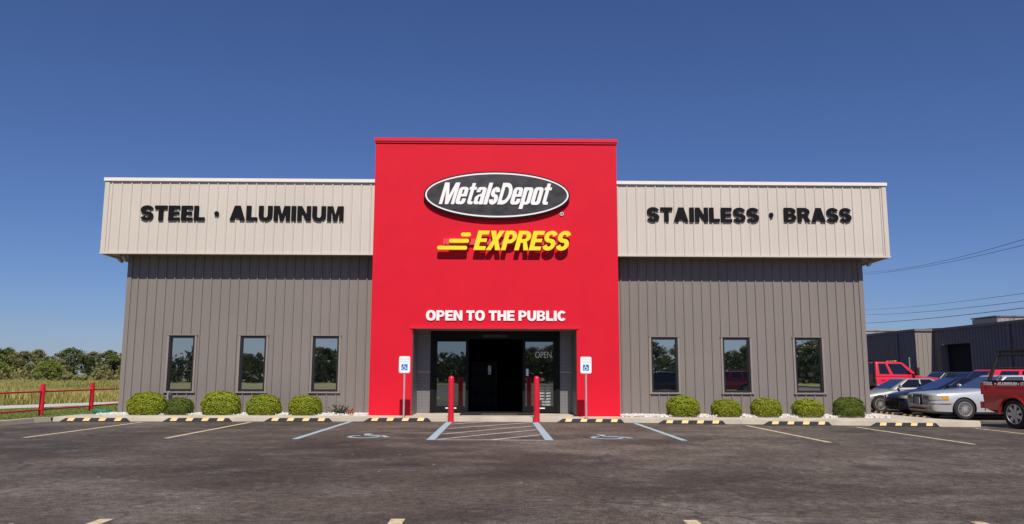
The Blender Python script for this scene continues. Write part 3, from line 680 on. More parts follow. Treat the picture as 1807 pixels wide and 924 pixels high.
STOPS = []
def wheel_stop_mesh():
    L, D, H = 1.86, .16, .105; m_ = MB()
    prof = lambda x, top: [(x, -D/2, 0), (x, -D/2+.045, top), (x, D/2-.045, top), (x, D/2, 0)]
    xs = [(-L/2, .008), (-L/2+.13, H)]; st = []
    for c in (-.63, -.21, .21, .63): xs += [(c-.085, H), (c+.085, H)]; st.append((c-.085, c+.085))
    xs += [(L/2-.13, H), (L/2, .008)]
    V = []
    for x, h_ in xs:
        e = .0 if abs(x) > .8 else 1.0
        for yy, zz, sk in ((-D/2, 0, -.02), (-D/2+.014, .32*h_, 0), (-D/2+.045, h_, .035), (D/2-.045, h_, .035), (D/2-.014, .32*h_, 0), (D/2, 0, -.02)):
            V.append((x+sk*e, yy, zz))
    F = []; mi = []
    for i in range(len(xs)-1):
        k = i*6; y_ = any(abs(xs[i][0]-a_) < 1e-6 and abs(xs[i+1][0]-b_) < 1e-6 for a_, b_ in st)
        for j in range(5): F.append((k+j, k+6+j, k+7+j, k+1+j)); mi.append(1 if y_ and j in (1, 2, 3) else 0)
        F.append((k+5, k+11, k+6, k)); mi.append(0)
    F += [tuple(range(6)), tuple(len(V)-1-j for j in range(6))]; mi += [0, 0]
    m_.v, m_.f, m_.m = V, F, mi; return m_
ws0 = wheel_stop_mesh().build('wheel_stop', ['rubber', 'stop_yellow'], local=True)
spots = [(-10.76, -2.12, 0, 'black and yellow wheel stop nearest the lawn kerb'), (-8.03, -2.05, .6, 'black and yellow wheel stop before the big golden shrub pair'),
         (-5.32, -1.98, -.4, 'black and yellow wheel stop below the window nearest the tower on the ALUMINUM side'), (-2.63, -1.86, .3, 'black and yellow wheel stop under the sign post beside the ALUMINUM side pier'),
         (2.70, -1.87, -.2, 'scuffed black and yellow wheel stop at the sign post on the STAINLESS side'), (5.42, -2.2, .3, 'black and yellow wheel stop in the bay between blue line and yellow line, STAINLESS side'),
         (8.27, -2.32, -.3, 'worn black wheel stop with paler yellow patches below BRASS lettering'), (11.10, -2.55, .2, 'black and yellow wheel stop past the building corner near the red pickup')]
for i, (x, y, a_, lb) in enumerate(spots):
    o = ws0 if i == 0 else ws0.copy()
    if i: COL.objects.link(o)
    o.location = (x, y, zg(x)+.001); o.rotation_euler = (0, -math.atan(-.006) if x > 1 else 0, R(a_)); tag(o, lb, 'wheel stop', 'wheel stops along the walkway')
for x, y, lb in ((13.95, 4.4, 'black and yellow wheel stop before the dark blue car'), (13.75, 1.95, 'black and yellow wheel stop under the nose of the silver saloon')):
    o = ws0.copy(); COL.objects.link(o); o.location = (x, y, zg(x)+.001); o.rotation_euler = (0, 0, R(90)); tag(o, lb, 'wheel stop', 'wheel stops along the walkway')

dm = thing('door_mat', 'dark entrance mat with a tan printed band', 'mat', (.12, .1, .125))
MB().box(-1.0, 1.24, -.28, .82, .126, .134).build('mat_base', 'rubber', dm); MB().box(-.35, .72, -.26, -.06, .1345, .137).build('printed_band', 'mat_tan', dm)

# yard hydrant
hy = thing('yard_hydrant', 'grey standpipe with dark curved head behind the dark green shrub', 'hydrant', (-9.53, -.42, .12))
MB().tube([(-9.53, -.42, .1), (-9.53, -.42, .62)], .022, 10).tube([(-9.53, -.42, .55), (-9.53, -.42, .6)], .04, 10).build('standpipe', 'pipe_grey', hy, 40)
MB().tube([(-9.53, -.42, .62), (-9.53, -.42, .72), (-9.49, -.42, .785), (-9.45, -.42, .78)], .027, 10).build('hydrant_head', 'pipe_grey', hy, 40)
MB().lathe([(0, -.13), (.025, -.12), (.048, -.05), (.055, .02), (.045, .08), (0, .1)], 14, mx=Matrix.Translation((-9.44, -.44, .66))).build('meter_bulb', 'pipe_dark', hy, 40)

# garden hose heap at the building corner
hs = [];
for i in range(150):
    a_ = i*.33; rr_ = .07+.12*abs(math.sin(i*.07)); hs.append((-11.50+rr_*1.5*math.cos(a_)+.09*math.sin(i*.21), -.22+rr_*1.2*math.sin(a_), .135+.0006*i+.03*abs(math.sin(i*.5))))
hs += [(-11.7-.05*k, -.3-.03*k+.05*math.sin(k), .135) for k in range(7)]
tag(MB().tube(hs, .011, 6).build('garden_hose', 'hose', smooth=60), 'green garden hose heaped on the ground at the building corner', 'hose')

# ------------------------------------------------------------------ gravel beds
def stones(n, x0, x1, y0, y1, z, s0, s1):
    bm = bmesh.new(); bmesh.ops.create_icosphere(bm, subdivisions=1, radius=1); bv = np.array([v.co[:] for v in bm.verts]); bf = np.array([[v.index for v in f.verts] for f in bm.faces]); bm.free()
    nb = len(bv); V = np.zeros((n, nb, 3)); 
    for i in range(n):
        s_ = rng.uniform(s0, s1)*np.array([rng.uniform(.8, 1.4), rng.uniform(.8, 1.3), rng.uniform(.5, .9)])
        q = rng.normal(size=(3, 3)); q, _ = np.linalg.qr(q)
        V[i] = (bv*rng.uniform(.8, 1.15, (nb, 1))*s_) @ q.T + np.array([rng.uniform(x0, x1), rng.uniform(y0, y1), z+rng.uniform(-.01, .03)])
    F = (np.arange(n)[:, None, None]*nb+bf[None]).reshape(-1, 3)
    return V.reshape(-1, 3), F
def mesh_np(name, V, F, mats, mi=None):
    me = bpy.data.meshes.new(name); F = np.asarray(F); k = F.shape[1]
    me.vertices.add(len(V)); me.vertices.foreach_set('co', np.asarray(V, dtype=np.float32).ravel())
    me.loops.add(F.size); me.loops.foreach_set('vertex_index', F.ravel().astype(np.int32))
    me.polygons.add(len(F)); me.polygons.foreach_set('loop_start', np.arange(0, F.size, k, dtype=np.int32)); me.polygons.foreach_set('loop_total', np.full(len(F), k, dtype=np.int32))
    for m_ in mats: me.materials.append(M[m_])
    if mi is not None: me.polygons.foreach_set('material_index', np.asarray(mi, dtype=np.int32))
    me.update(calc_edges=True); me.validate(); return me
def np_obj(name, me, parent=None):
    o = bpy.data.objects.new(name, me); COL.objects.link(o); o.parent = parent; return o
gb = MB().box(BX0-.3, TX0-.02, -.80, .0, .05, .132).box(TX1+.02, BX1+.25, -.80, 0, .05, .118); tag(gb.build('gravel_bed', 'gravel', local=True), kind='structure')
V1, F1 = stones(3200, BX0-.3, TX0-.05, -.84, -.02, .133, .01, .028); V2, F2 = stones(3200, TX1+.05, BX1+.25, -.84, -.02, .119, .01, .028)
tag(np_obj('gravel', mesh_np('gravel', np.vstack([V1, V2]), np.vstack([F1, F2+len(V1)]), ['gravel'])), kind='stuff')

# ------------------------------------------------------------------ plants
def leaves(P, size, flat=0.0, aspect=.6, nrm=None):
    """Diamond-shaped leaf quads at the points P."""
    n = len(P); a = rng.normal(size=(n, 3)); 
    if nrm is not None:
        a = a-(a*nrm).sum(1, keepdims=True)*nrm*flat
    a /= np.linalg.norm(a, axis=1, keepdims=True)
    c = rng.normal(size=(n, 3))
    if nrm is not None: c = nrm+c*(1-flat)
    b = np.cross(a, c); b /= np.linalg.norm(b, axis=1, keepdims=True)+1e-9
    s_ = (size*rng.uniform(.6, 1.3, n))[:, None]
    V = np.stack([P-a*s_, P+b*s_*aspect, P+a*s_, P-b*s_*aspect], 1).reshape(-1, 3)
    return V, np.arange(4*n).reshape(-1, 4)
def shrub_mesh(seed, mats, n=9000, size=.03):
    r_ = np.random.default_rng(seed)
    u = r_.normal(size=(n, 3)); u /= np.linalg.norm(u, axis=1, keepdims=True); u[:, 2] = np.where(u[:, 2] < -.55, -u[:, 2], u[:, 2])
    ph = r_.uniform(0, 6, 12)
    lump = 1+.03*np.sin(5*u[:, 0]+ph[0])*np.cos(4*u[:, 1]+ph[1])+.03*np.sin(9*u[:, 0]+7*u[:, 2]+ph[2])+.03*np.sin(13*u[:, 1]+11*u[:, 2]+ph[3])
    rad = lump*(1-np.abs(r_.normal(0, .075, n))+.03)
    sq = (np.abs(u)**2.6).sum(1)**(-1/2.6)                                   # slightly boxy, clipped outline
    P = u*sq[:, None]**.8*rad[:, None]*np.array([.5, .5, .62]); P[:, 2] = np.maximum(P[:, 2]+.38, .0)
    V, F = leaves(P, size, .55, .55, u/np.linalg.norm(u, axis=1, keepdims=True))
    cu, cv = np.meshgrid(np.linspace(0, 2*np.pi, 17)[:-1], np.linspace(-.6, np.pi/2, 7)); C = np.stack([np.cos(cu)*np.cos(cv)*.42, np.sin(cu)*np.cos(cv)*.42, np.sin(cv)*.5+.38], -1).reshape(-1, 3)
    Q = [[i*16+k, i*16+(k+1) % 16, (i+1)*16+(k+1) % 16, (i+1)*16+k] for i in range(6) for k in range(16)]
    return mesh_np('shrub', np.vstack([V, C]), np.vstack([F, np.array(Q)+len(V)]), mats)
gold = [shrub_mesh(k, ['shrub_gold']) for k in (1, 2, 3)]; green = [shrub_mesh(k, ['shrub_green']) for k in (4, 5)]
for i, (x0, x1, h_, kind, lb) in enumerate((
    (-10.60, -9.46, .63, 0, 'wide golden rounded shrub at the hose end of the gravel bed'), (-9.50, -8.70, .48, 1, 'small darker green shrub overlapped by a golden one beside the standpipe'),
    (-8.47, -7.32, .66, 0, 'tallest wide golden shrub beneath the gap between two windows'), (-7.17, -6.15, .57, 0, 'round golden shrub under the middle window of the ALUMINUM side'), (-5.95, -4.97, .56, 0, 'golden shrub under the window nearest the tower on the ALUMINUM side'),
    (5.07, 6.05, .58, 0, 'golden shrub nearest the tower on the STAINLESS side'), (6.38, 7.28, .48, 0, 'low golden shrub left below the middle STAINLESS side window'), (7.54, 8.46, .52, 0, 'golden shrub between the middle window and the BRASS end window'),
    (8.78, 9.69, .50, 0, 'golden shrub below the BRASS end window'), (9.98, 10.90, .55, 1, 'dark green rounded shrub at the BRASS end corner of the building'))):
    o = np_obj('rounded_shrub', (gold[i % 3] if kind == 0 else green[i % 2]))
    o.location = ((x0+x1)/2, -.62, .12+.3*zg((x0+x1)/2)); o.scale = ((x1-x0)*.95, min(x1-x0, .95)*.82, h_); o.rotation_euler = (0, 0, 0)
    tag(o, lb, 'shrub', 'clipped shrubs along the wall')
def sprig(name, loc, mats, n, spread, hgt, label, stems=14, size=.03):
    t = thing(name, label, 'plant', loc); st = MB(); P = []
    for k in range(stems):
        a_ = random.uniform(0, 6.28); e = Vector((math.cos(a_)*spread*random.uniform(.3, 1), math.sin(a_)*spread*.5, hgt*random.uniform(.45, 1.0)*(1.15 if k == 0 else .8)))
        st.tube([(0, 0, 0), tuple(e*.5+Vector((0, 0, .03))), tuple(e)], .005, 5)
        for q in range(n//stems): u = random.uniform(.25, 1.0); P.append(tuple(e*u+Vector((random.gauss(0, .02), random.gauss(0, .02), random.gauss(0, .015)))))
    st.build('stem', 'bark', t, local=True)
    V, F = leaves(np.array(P), size, 0, .45); np_obj('foliage', mesh_np('foliage', V, F, mats), t)
sprig('bushy_plant', (-4.45, -.6, .13), ['shrub_dark'], 460, .42, .38, 'sparse dark green plant in the gravel near the red tower', 18)
sprig('bushy_plant', (-4.10, -.72, .13), ['shrub_orange'], 240, .14, .22, 'little orange leaved plant in the gravel near the red tower', 12, .026)

def tree_meshes(seed, H, Wd, leafmat, n_clumps=125, per=46, size=.135, conical=False, bare=.22):
    r_ = np.random.default_rng(seed); st = MB(); rd = random.Random(seed)
    top = H*.72; path = [(0, 0, -.2)]+[(rd.gauss(0, .06)*H*.1*k, rd.gauss(0, .06)*H*.1*k, top*k/5) for k in range(1, 6)]
    st.tube(path, H*.022, 8, r1=H*.006); P = []; NN = []
    for k in range(n_clumps):
        zf = rd.uniform(bare, 1.0); a_ = rd.uniform(0, 6.28)
        prof = (1-zf)*1.05 if conical else (math.sin(math.pi*min(1, (zf-bare*.6)/(1-bare*.6)*.93+.07))**.6)
        rad = Wd/2*prof*math.sqrt(rd.uniform(.12, 1))*rd.uniform(.75, 1.15)
        c = np.array([math.cos(a_)*rad, math.sin(a_)*rad, zf*H*.95])
        j = min(4, int(zf*.7*5)); p0 = path[j]
        st.tube([p0, (c[0]*.5, c[1]*.5, (p0[2]+c[2])/2+.1), tuple(c)], H*.006, 5, r1=H*.0015)
        cr = H*rd.uniform(.035, .085); q = r_.normal(size=(per, 3)); q /= np.linalg.norm(q, axis=1, keepdims=True)
        q *= (r_.uniform(.35, 1.05, per)**.5)[:, None]*cr*np.array([1.15, 1.15, .85]); P.append(c+q)
    P = np.vstack(P); P = np.vstack([P, P[r_.integers(0, len(P), 500)]+r_.normal(0, .2, (500, 3))]); V, F = leaves(P, size, 0, .6)
    return st, mesh_np('crown', V, F, [leafmat])
def make_tree(proto, seed=None):
    st, crown = proto
    return st, crown
TREE = {}
for key, args in dict(a=(11, 6, 5.2, 'tree_a'), b=(12, 6, 5.6, 'tree_b'), c=(13, 6, 5.4, 'tree_c'), d=(14, 6, 3.0, 'tree_d'), e=(15, 6, 4.6, 'tree_a'), f=(16, 6, 5.0, 'tree_b')).items():
    st, cr = tree_meshes(*args, conical=(key == 'd'))
    ob = st.build('trunk', 'bark', local=True); TREE[key] = (ob.data, cr); bpy.data.objects.remove(ob)
def tree(key, x, y, h, wk_, label, rz, group='trees beyond the field', z=.05):
    t = thing('tree', label, 'tree', (x, y, z), rz, group); h *= .92 if y > 0 else 1; t.scale = (h/6*wk_, h/6*wk_, h/6)
    np_obj('trunk', TREE[key][0], t); np_obj('crown', TREE[key][1], t); return t
def px_at(px, dist): return (.14+(px-880)*dist/1404, dist-24.2)
TT = [('a', -58, 150, 6.8, 1.2, 'tree at the far lawn end of the row, mostly cut by the view'), ('a', 6, 140, 6.4, 1.25, 'broad mid green tree at the outermost end of the row, tallest there'),
      ('e', 30, 146, 6.4, 1.0, 'mid green tree right behind the fence post nearer the camera, thin topped'), ('b', 56, 140, 5.6, 1.3, 'olive brown loose tree left of the bright green one'), ('f', 82, 150, 6.3, .95, 'airy olive tree peeking above the bright green tree'),
      ('c', 102, 118, 3.75, 1.28, 'bright green round tree standing in front of the row'), ('a', 138, 146, 6.6, 1.25, 'tall broad tree between the bright tree and the dark conifer'), ('d', 174, 136, 4.4, 1.2, 'dark pointed conifer in the row of trees'),
      ('f', 178, 150, 5.9, 1.0, 'pale loose tree rising behind the dark conifer'), ('e', 205, 142, 5.8, 1.3, 'mid green tree half hidden by the store corner'), ('b', 236, 146, 5.9, 1.3, 'tree mostly hidden behind the store corner'),
      ('b', 120, 138, 4.0, 1.1, 'low olive tree tucked behind the bright green tree'), ('f', -16, 136, 4.2, 1.2, 'low olive tree at the view edge'), ('c', 20, 128, 3.4, 1.2, 'low green tree under the outermost tall tree')]
for i, (k, px, dist, h_, wk_, lb) in enumerate(TT):
    x, y = px_at(px, dist); tree(k, x, y, h_, wk_, lb, i*1.7)
# undergrowth along the foot of the trees
P = []; 
for i in range(9000):
    px = rng.uniform(-160, 300); dist = rng.uniform(122, 152); x, y = px_at(px, dist); z = .05+abs(rng.normal(0, 1))*(.75+.35*math.sin(px*.11)+.3*math.sin(px*.037))
    P.append((x, y, min(z, 3.0)))
V, F = leaves(np.array(P), .33, 0, .6); tag(np_obj('undergrowth', mesh_np('undergrowth', V, F, ['tree_b'])), kind='stuff')

def blades(P, hgt, wid, lean):
    n = len(P); a_ = rng.uniform(0, 2*np.pi, n); d_ = np.stack([np.cos(a_), np.sin(a_), np.zeros(n)], 1)
    h_ = (hgt*rng.uniform(.55, 1.25, n))[:, None]; tip = P+np.array([0, 0, 1])*h_+rng.normal(0, lean, (n, 3))*np.array([1, 1, 0])*h_
    w_ = (wid*rng.uniform(.7, 1.3, n))[:, None]
    V = np.stack([P-d_*w_, P+d_*w_, tip], 1).reshape(-1, 3); return V, np.arange(3*n).reshape(-1, 3)
dd = 1/rng.uniform(1/135, 1/36.5, 60000); pp = rng.uniform(-130, 270, 60000)
P = np.stack([.14+(pp-880)*dd/1404, dd-24.2, np.full(60000, .06)], 1)
edge = (P[:, 0]+18.6)*4.72-(P[:, 1]-6.7)*2.0; P = P[edge < -6]
V, F = blades(P, .36+.12*np.sin(P[:, 0]*.35)*np.cos(P[:, 1]*.21), .028+.0007*(P[:, 1]+24), .28); tag(np_obj('tall_grass', mesh_np('tall_grass', V, F, ['field_grass'])), kind='stuff')
n = 42000; P = np.stack([rng.uniform(-21, -11.2, n), rng.uniform(-7, 13, n), np.full(n, .08)], 1)
e2 = (P[:, 0]+16.95)*4.72-(P[:, 1]-3.72)*2.0; P = P[(e2 > .8) & ((P[:, 0] < -12.45) | (P[:, 1] > .5))]
V, F = blades(P, np.full(len(P), .045), .012, .5); tag(np_obj('lawn_grass', mesh_np('lawn_grass', V, F, ['grass'])), kind='stuff')
n = 6000; P = np.stack([rng.uniform(0, 1, n)*45-12, np.zeros(n), np.full(n, .07)], 1)
base = np.array([-18.6, 6.7, 0]); dv = np.array([d.x, d.y, 0]); nv = np.array([-d.y, d.x, 0])
Q = base+dv*(P[:, :1]*.8)+nv*rng.uniform(.2, 1.8, (n, 1)); Q[:, 2] = .07
V, F = blades(Q, np.full(n, .28), .02, .4); tag(np_obj('verge_grass', mesh_np('verge_grass', V, F, ['field_grass'])), kind='stuff')

# red pipe fence
fe = thing('pipe_fence', 'red two rail pipe fence along the lawn', 'fence', (-13.18, 2.5, .08))
FY = [-6.47, -3.47, -.47, 2.53, 5.53, 8.53, 11.53]
for y in FY:
    x = -13.14-.022*(y+.47)
    MB().tube([(x, y, .0), (x, y, .98)], .068, 16).tube([(x, y, .981), (x, y, .99)], .066, 16).build('post', 'red_paint', fe, 40)
for y0, y1 in zip(FY, FY[1:]):
    x0 = -13.14-.022*(y0+.47); x1 = -13.14-.022*(y1+.47)
    for z in (.77, .25): MB().tube([(x0, y0+.06, z), (x1, y1-.06, z)], .026, 10).build('rail', 'red_paint', fe, 40)

# ------------------------------------------------------------------ neighbouring sheds and wires
sh = thing('warehouse', 'dark grey ribbed warehouse with black doorway and end pier coloured paler as sunlit', 'building', (33, 30, 0))
WX, WJ = 30.5, 31.0; EV = 4.42
G = -.12
mA = MB(); RW = Matrix.Translation((WX, 0, 0)) @ Matrix.Rotation(R(-90), 4, 'Z')      # local x = -y, faces -x
ribbed(mA, -26.7, 12, G, EV, 0, pitch=.33, mx=RW); ribbed(mA, -30.2, -26.7, 3.42, EV, 0, pitch=.33, mx=RW); ribbed(mA, -WJ, -30.2, G, EV, 0, pitch=.33, mx=RW)
RW2 = Matrix.Translation((29.25, 0, 0)) @ Matrix.Rotation(R(-90), 4, 'Z')
ribbed(mA, -64, -WJ, G, EV, 0, pitch=.33, mx=RW2)
mA.box(WX+.5, 55, -12, -11.9, G, EV).box(29.3, 55, 63.9, 64, G, EV)
mA.build('wall', 'shed_grey', sh)
mp_ = MB(); ribbed(mp_, 29.22, WX+.02, G, EV, WJ, pitch=.33); mp_.build('pier_wall', 'shed_lit', sh)
MB().box(WX+.01, WX+.5, 30.2, 30.35, G, 3.42).build('door_jamb', 'shed_lit', sh)
MB().box(WX+.5, WX+.6, 26.0, 30.6, G, 3.8).build('shade_slab', 'shed_black', sh)  # black slab painted in place of the shade inside the doorway
gt = MB().box(WX-.10, WX+.06, -12, WJ-.10, EV-.02, EV+.14).box(29.15, 29.31, WJ-.1, 64, EV-.02, EV+.14).box(29.31, WX+.06, WJ-.10, WJ+.04, EV-.02, EV+.14); gt.build('gutter', 'shed_grey', sh)
MB().add([(WX, -12, EV+.12), (WX, WJ, EV+.12), (46, WJ, EV+1.0), (46, -12, EV+1.0)], [(0, 3, 2, 1)]).add([(29.25, WJ, EV+.12), (29.25, 64, EV+.12), (46, 64, EV+1.0), (46, WJ, EV+1.0)], [(0, 3, 2, 1)]).build('roof', 'shed_grey', sh)
for y in (22.6, 19.0, 33.5, 40, 46): 
    xw = WX if y < WJ else 29.25
    MB().box(xw-.12, xw-.036, y-.06, y+.06, G, EV-.02).build('downpipe', 'shed_grey', sh)
MB().box(29.02, 29.21, 41.4, 41.8, 3.0, 3.14).build('wall_light', 'shed_black', sh)
fb = thing('far_shed', 'pale ribbed shed roofline behind the dark warehouse', 'building', (60, 80, 0))
m_ = MB(); ribbed(m_, 38, 62, -.1, 6.95, 76, pitch=.5); m_.box(38, 62, 76.1, 96, -.1, 6.9); m_.build('wall', 'shed_far', fb)
MB().box(37.9, 62.1, 75.9, 96, 6.955, 7.12).build('eave_trim', 'shed_far', fb)
fc = thing('roof_unit', 'small pale box housing standing on the dark warehouse roof', 'roof unit', (36.4, 28, EV+.3))
m_ = MB(); ribbed(m_, 35.4, 42, EV+.1, EV+1.05, 31.5, pitch=.33); m_.box(35.42, 42, 31.55, 34.5, EV+.2, EV+1.03); m_.build('wall', 'shed_far', fc)
MB().box(35.3, 42, 31.4, 34.5, EV+1.06, EV+1.14).build('eave_trim', 'shed_grey', fc)
tag(MB().tube([(26.0, 25.8, G), (26.0, 25.8, 2.35)], .035, 8).tube([(26.0, 25.8, 2.35), (26.0, 25.8, 2.45)], .06, 8).build('vent_pipe', 'pipe_grey'), 'thin grey standing pipe before the dark warehouse wall', 'pipe')

WL = [((50.42, 84.06, 15.51), (36.43, 29.42, 10.68), -6.97, 2.13), ((50.42, 84.09, 15.24), (36.43, 29.47, 10.29), -6.44, 1.49), ((50.92, 84.78, 10.39), (36.45, 29.94, 6.99), -4.16, .75),
      ((50.84, 84.88, 9.7), (36.45, 30.02, 6.45), -4.14, .89), ((50.85, 85.04, 8.53), (36.46, 30.08, 5.98), -3.09, .54)]
names = ['topmost power line crossing the sky beside the store', 'second power line close below the topmost one', 'thin upper line of the low trio of wires', 'middle line of the low trio of wires', 'thicker lowest wire passing just above the warehouse roof']
for k, (a_, c_, p_, q_) in enumerate(WL):
    A, C_ = np.array(a_), np.array(c_); P = []
    for t in np.linspace(-.6, 1.5, 40):
        v_ = A+(C_-A)*t; P.append((v_[0], v_[1], A[2]+p_*t+q_*t*t))
    tag(MB().tube(P, (.017, .017, .015, .019, .026)[k], 6).build('power_line', 'wire', smooth=60), names[k], 'power line', 'overhead wires')

# ------------------------------------------------------------------ vehicles
def paint(name, col, metal=.0, rough=.28, coat=.8): return mat(name, col, rough, metal, coat=coat, var=.02)
V_ = dict(silver=paint('car_paint_silver', (.62, .62, .61), .45, .32), blue=paint('car_paint_navy', (.006, .007, .03), .0, .35, .35), champagne=paint('car_paint_pale', (.30, .295, .285), .35, .4),
          red=paint('car_paint_red', (.62, .012, .03)), darkred=paint('car_paint_deep_red', (.43, .010, .018), rough=.35, coat=.5), black=paint('car_paint_black', (.014, .014, .016)),
          glass=glass_mat('car_glass', (.006, .007, .010), .0, (.8, .9, 1), 0), glass_pale=glass_mat('car_glass_pale', (.045, .055, .068), .03, (.8, .9, 1), 0),
          tyre=mat('tyre', (.022, .019, .018), .85, var=.2), rim=mat('alloy', (.56, .52, .50), .35, .6, var=.05), steel=mat('steel_wheel', (.55, .54, .53), .45, .5, var=.08), dark=mat('car_dark', (.008, .008, .009), .7, var=.2),
          lamp=mat('headlamp', (.40, .39, .31), .12, var=.12, coat=1.0), amber=mat('amber_lamp', (.70, .30, .05), .2, coat=.8, var=.05), tail=mat('tail_lamp', (.35, .01, .015), .2, coat=.8, var=.05), chrome=mat('chrome', (.7, .7, .7), .15, .9, var=.02),
          plate=mat('front_plate', (.38, .42, .47), .5, var=.06), grey_trim=mat('bumper_grey', (.10, .095, .09), .6, var=.1), rack=mat('rack_black', (.006, .006, .006), .6, var=.2), white=mat('decal_white', (.82, .80, .78), .5, var=.03))
M.update({'v_'+k: v for k, v in V_.items()})

def loft(st):
    """Closed body from stations (x, half width, z low, z mid, z belt, z top)."""
    rings = []
    for x, hw, zl, zm, zb, zt in st:
        h = [(0, zl), (hw*.80, zl), (hw*.955, zl+.07), (hw, zm), (hw*.985, zm+(zb-zm)*.6), (hw*.94, zb-.02), (hw*.86, zb+(zt-zb)*.35), (hw*.55, zb+(zt-zb)*.85), (0, zt)]
        rings.append([(x, y, z) for y, z in h]+[(x, -y, z) for y, z in h[-2:0:-1]])
    n = len(rings[0]); v = [p for r_ in rings for p in r_]; f = []
    for i in range(len(rings)-1): f += [(i*n+k, i*n+(k+1) % n, (i+1)*n+(k+1) % n, (i+1)*n+k) for k in range(n)]
    f += [tuple(range(n-1, -1, -1)), tuple(range(len(v)-n, len(v)))]
    return v, f
def bool_cut(ob, cutters):
    for c in cutters:
        md = ob.modifiers.new('b', 'BOOLEAN'); md.object = c; md.operation = 'DIFFERENCE'; md.solver = 'EXACT'
    me = bpy.data.meshes.new_from_object(ob.evaluated_get(bpy.context.evaluated_depsgraph_get()))
    ob.modifiers.clear(); old = ob.data; ob.data = me; me.name = ob.name; bpy.data.meshes.remove(old)
    for c in cutters: bpy.data.objects.remove(c)
def wheel(parent, x, y, r, sgn, rim='v_rim', spokes=14, wd=.21, rimr=.66):
    q = Matrix.Translation((x, y, r)) @ Matrix.Rotation(R(90)*sgn, 4, 'X')    # local +z points outwards
    rr_ = r*rimr
    ty = MB().lathe([(rr_, -wd), (r*.93, -wd*.98), (r, -wd*.8), (r, -wd*.18), (r*.985, -.03), (r*.93, -.004), (r*.80, .0), (rr_, -.012)], 40, mx=q)
    t = ty.build('wheel', 'v_tyre', parent, 50, local=True)
    rm_ = MB().lathe([(rr_+.003, -.005), (rr_+.003, .004), (rr_*.94, .006), (rr_*.90, -.03), (rr_*.88, -.09), (rr_*.3, -.09)], 40, mx=q, mats=[0, 0, 0, 0, 1])
    rm_.lathe([(0, -.006), (rr_*.22, -.006), (rr_*.28, -.02), (rr_*.28, -.09)], 20, mx=q)
    for k in range(spokes):
        a_ = 2*math.pi*k/spokes; hw = rr_*(.04 if spokes > 8 else .17)
        m4 = q @ Matrix.Rotation(a_, 4, 'Z'); rm_.box(rr_*.22, rr_*.93, -hw, hw, -.05, -.012, 0, m4)
    rm_.build('rim', [rim, 'v_dark'], t, 40, local=True)
    return t
def panel(mb, a, b, c, d, u0, u1, v0, v1, off=.006, th=.004, mi=0):
    """Slab lying on the quad a-b-c-d (a-b bottom, d-c top), inset to the given fractions and set proud by off."""
    a, b, c, d = map(Vector, (a, b, c, d))
    def pt(u, v): return a.lerp(b, u).lerp(d.lerp(c, u), v)
    n = (b-a).cross(d-a).normalized()
    P = [pt(u0, v0), pt(u1, v0), pt(u1, v1), pt(u0, v1)]
    top = [p+n*(off+th) for p in P]; bot = [p-n*.03 for p in P]
    mb.add(top+bot, [(0, 1, 2, 3), (7, 6, 5, 4), (0, 4, 5, 1), (1, 5, 6, 2), (2, 6, 7, 3), (3, 7, 4, 0)], mi)
def plan(st, s0, s1, z0, z1, off=.012, sgn=1, n=8, th=.05):
    """Solid following the plan outline of the nose, between two arc lengths from the centre line."""
    pts = [(st[0][0], 0.0)]+[(q[0], q[1]) for q in st]; cum = [0]
    for p, q in zip(pts, pts[1:]): cum.append(cum[-1]+math.hypot(q[0]-p[0], q[1]-p[1]))
    def at(s_): return np.array([np.interp(s_, cum, [p[0] for p in pts]), np.interp(s_, cum, [p[1] for p in pts])])
    O, I = [], []
    for k in range(n+1):
        s_ = s0+(s1-s0)*k/n; p = at(s_); tng = at(s_+.02)-at(max(0, s_-.02)); tng /= np.linalg.norm(tng); nr = np.array([-tng[1], tng[0]])
        O.append(p+nr*off); I.append(p-nr*th)
    poly = [(x, y*sgn) for x, y in O]+[(x, y*sgn) for x, y in I[::-1]]
    if sgn < 0: poly = poly[::-1]
    return MB().prism(poly[::-1], z0, z1)
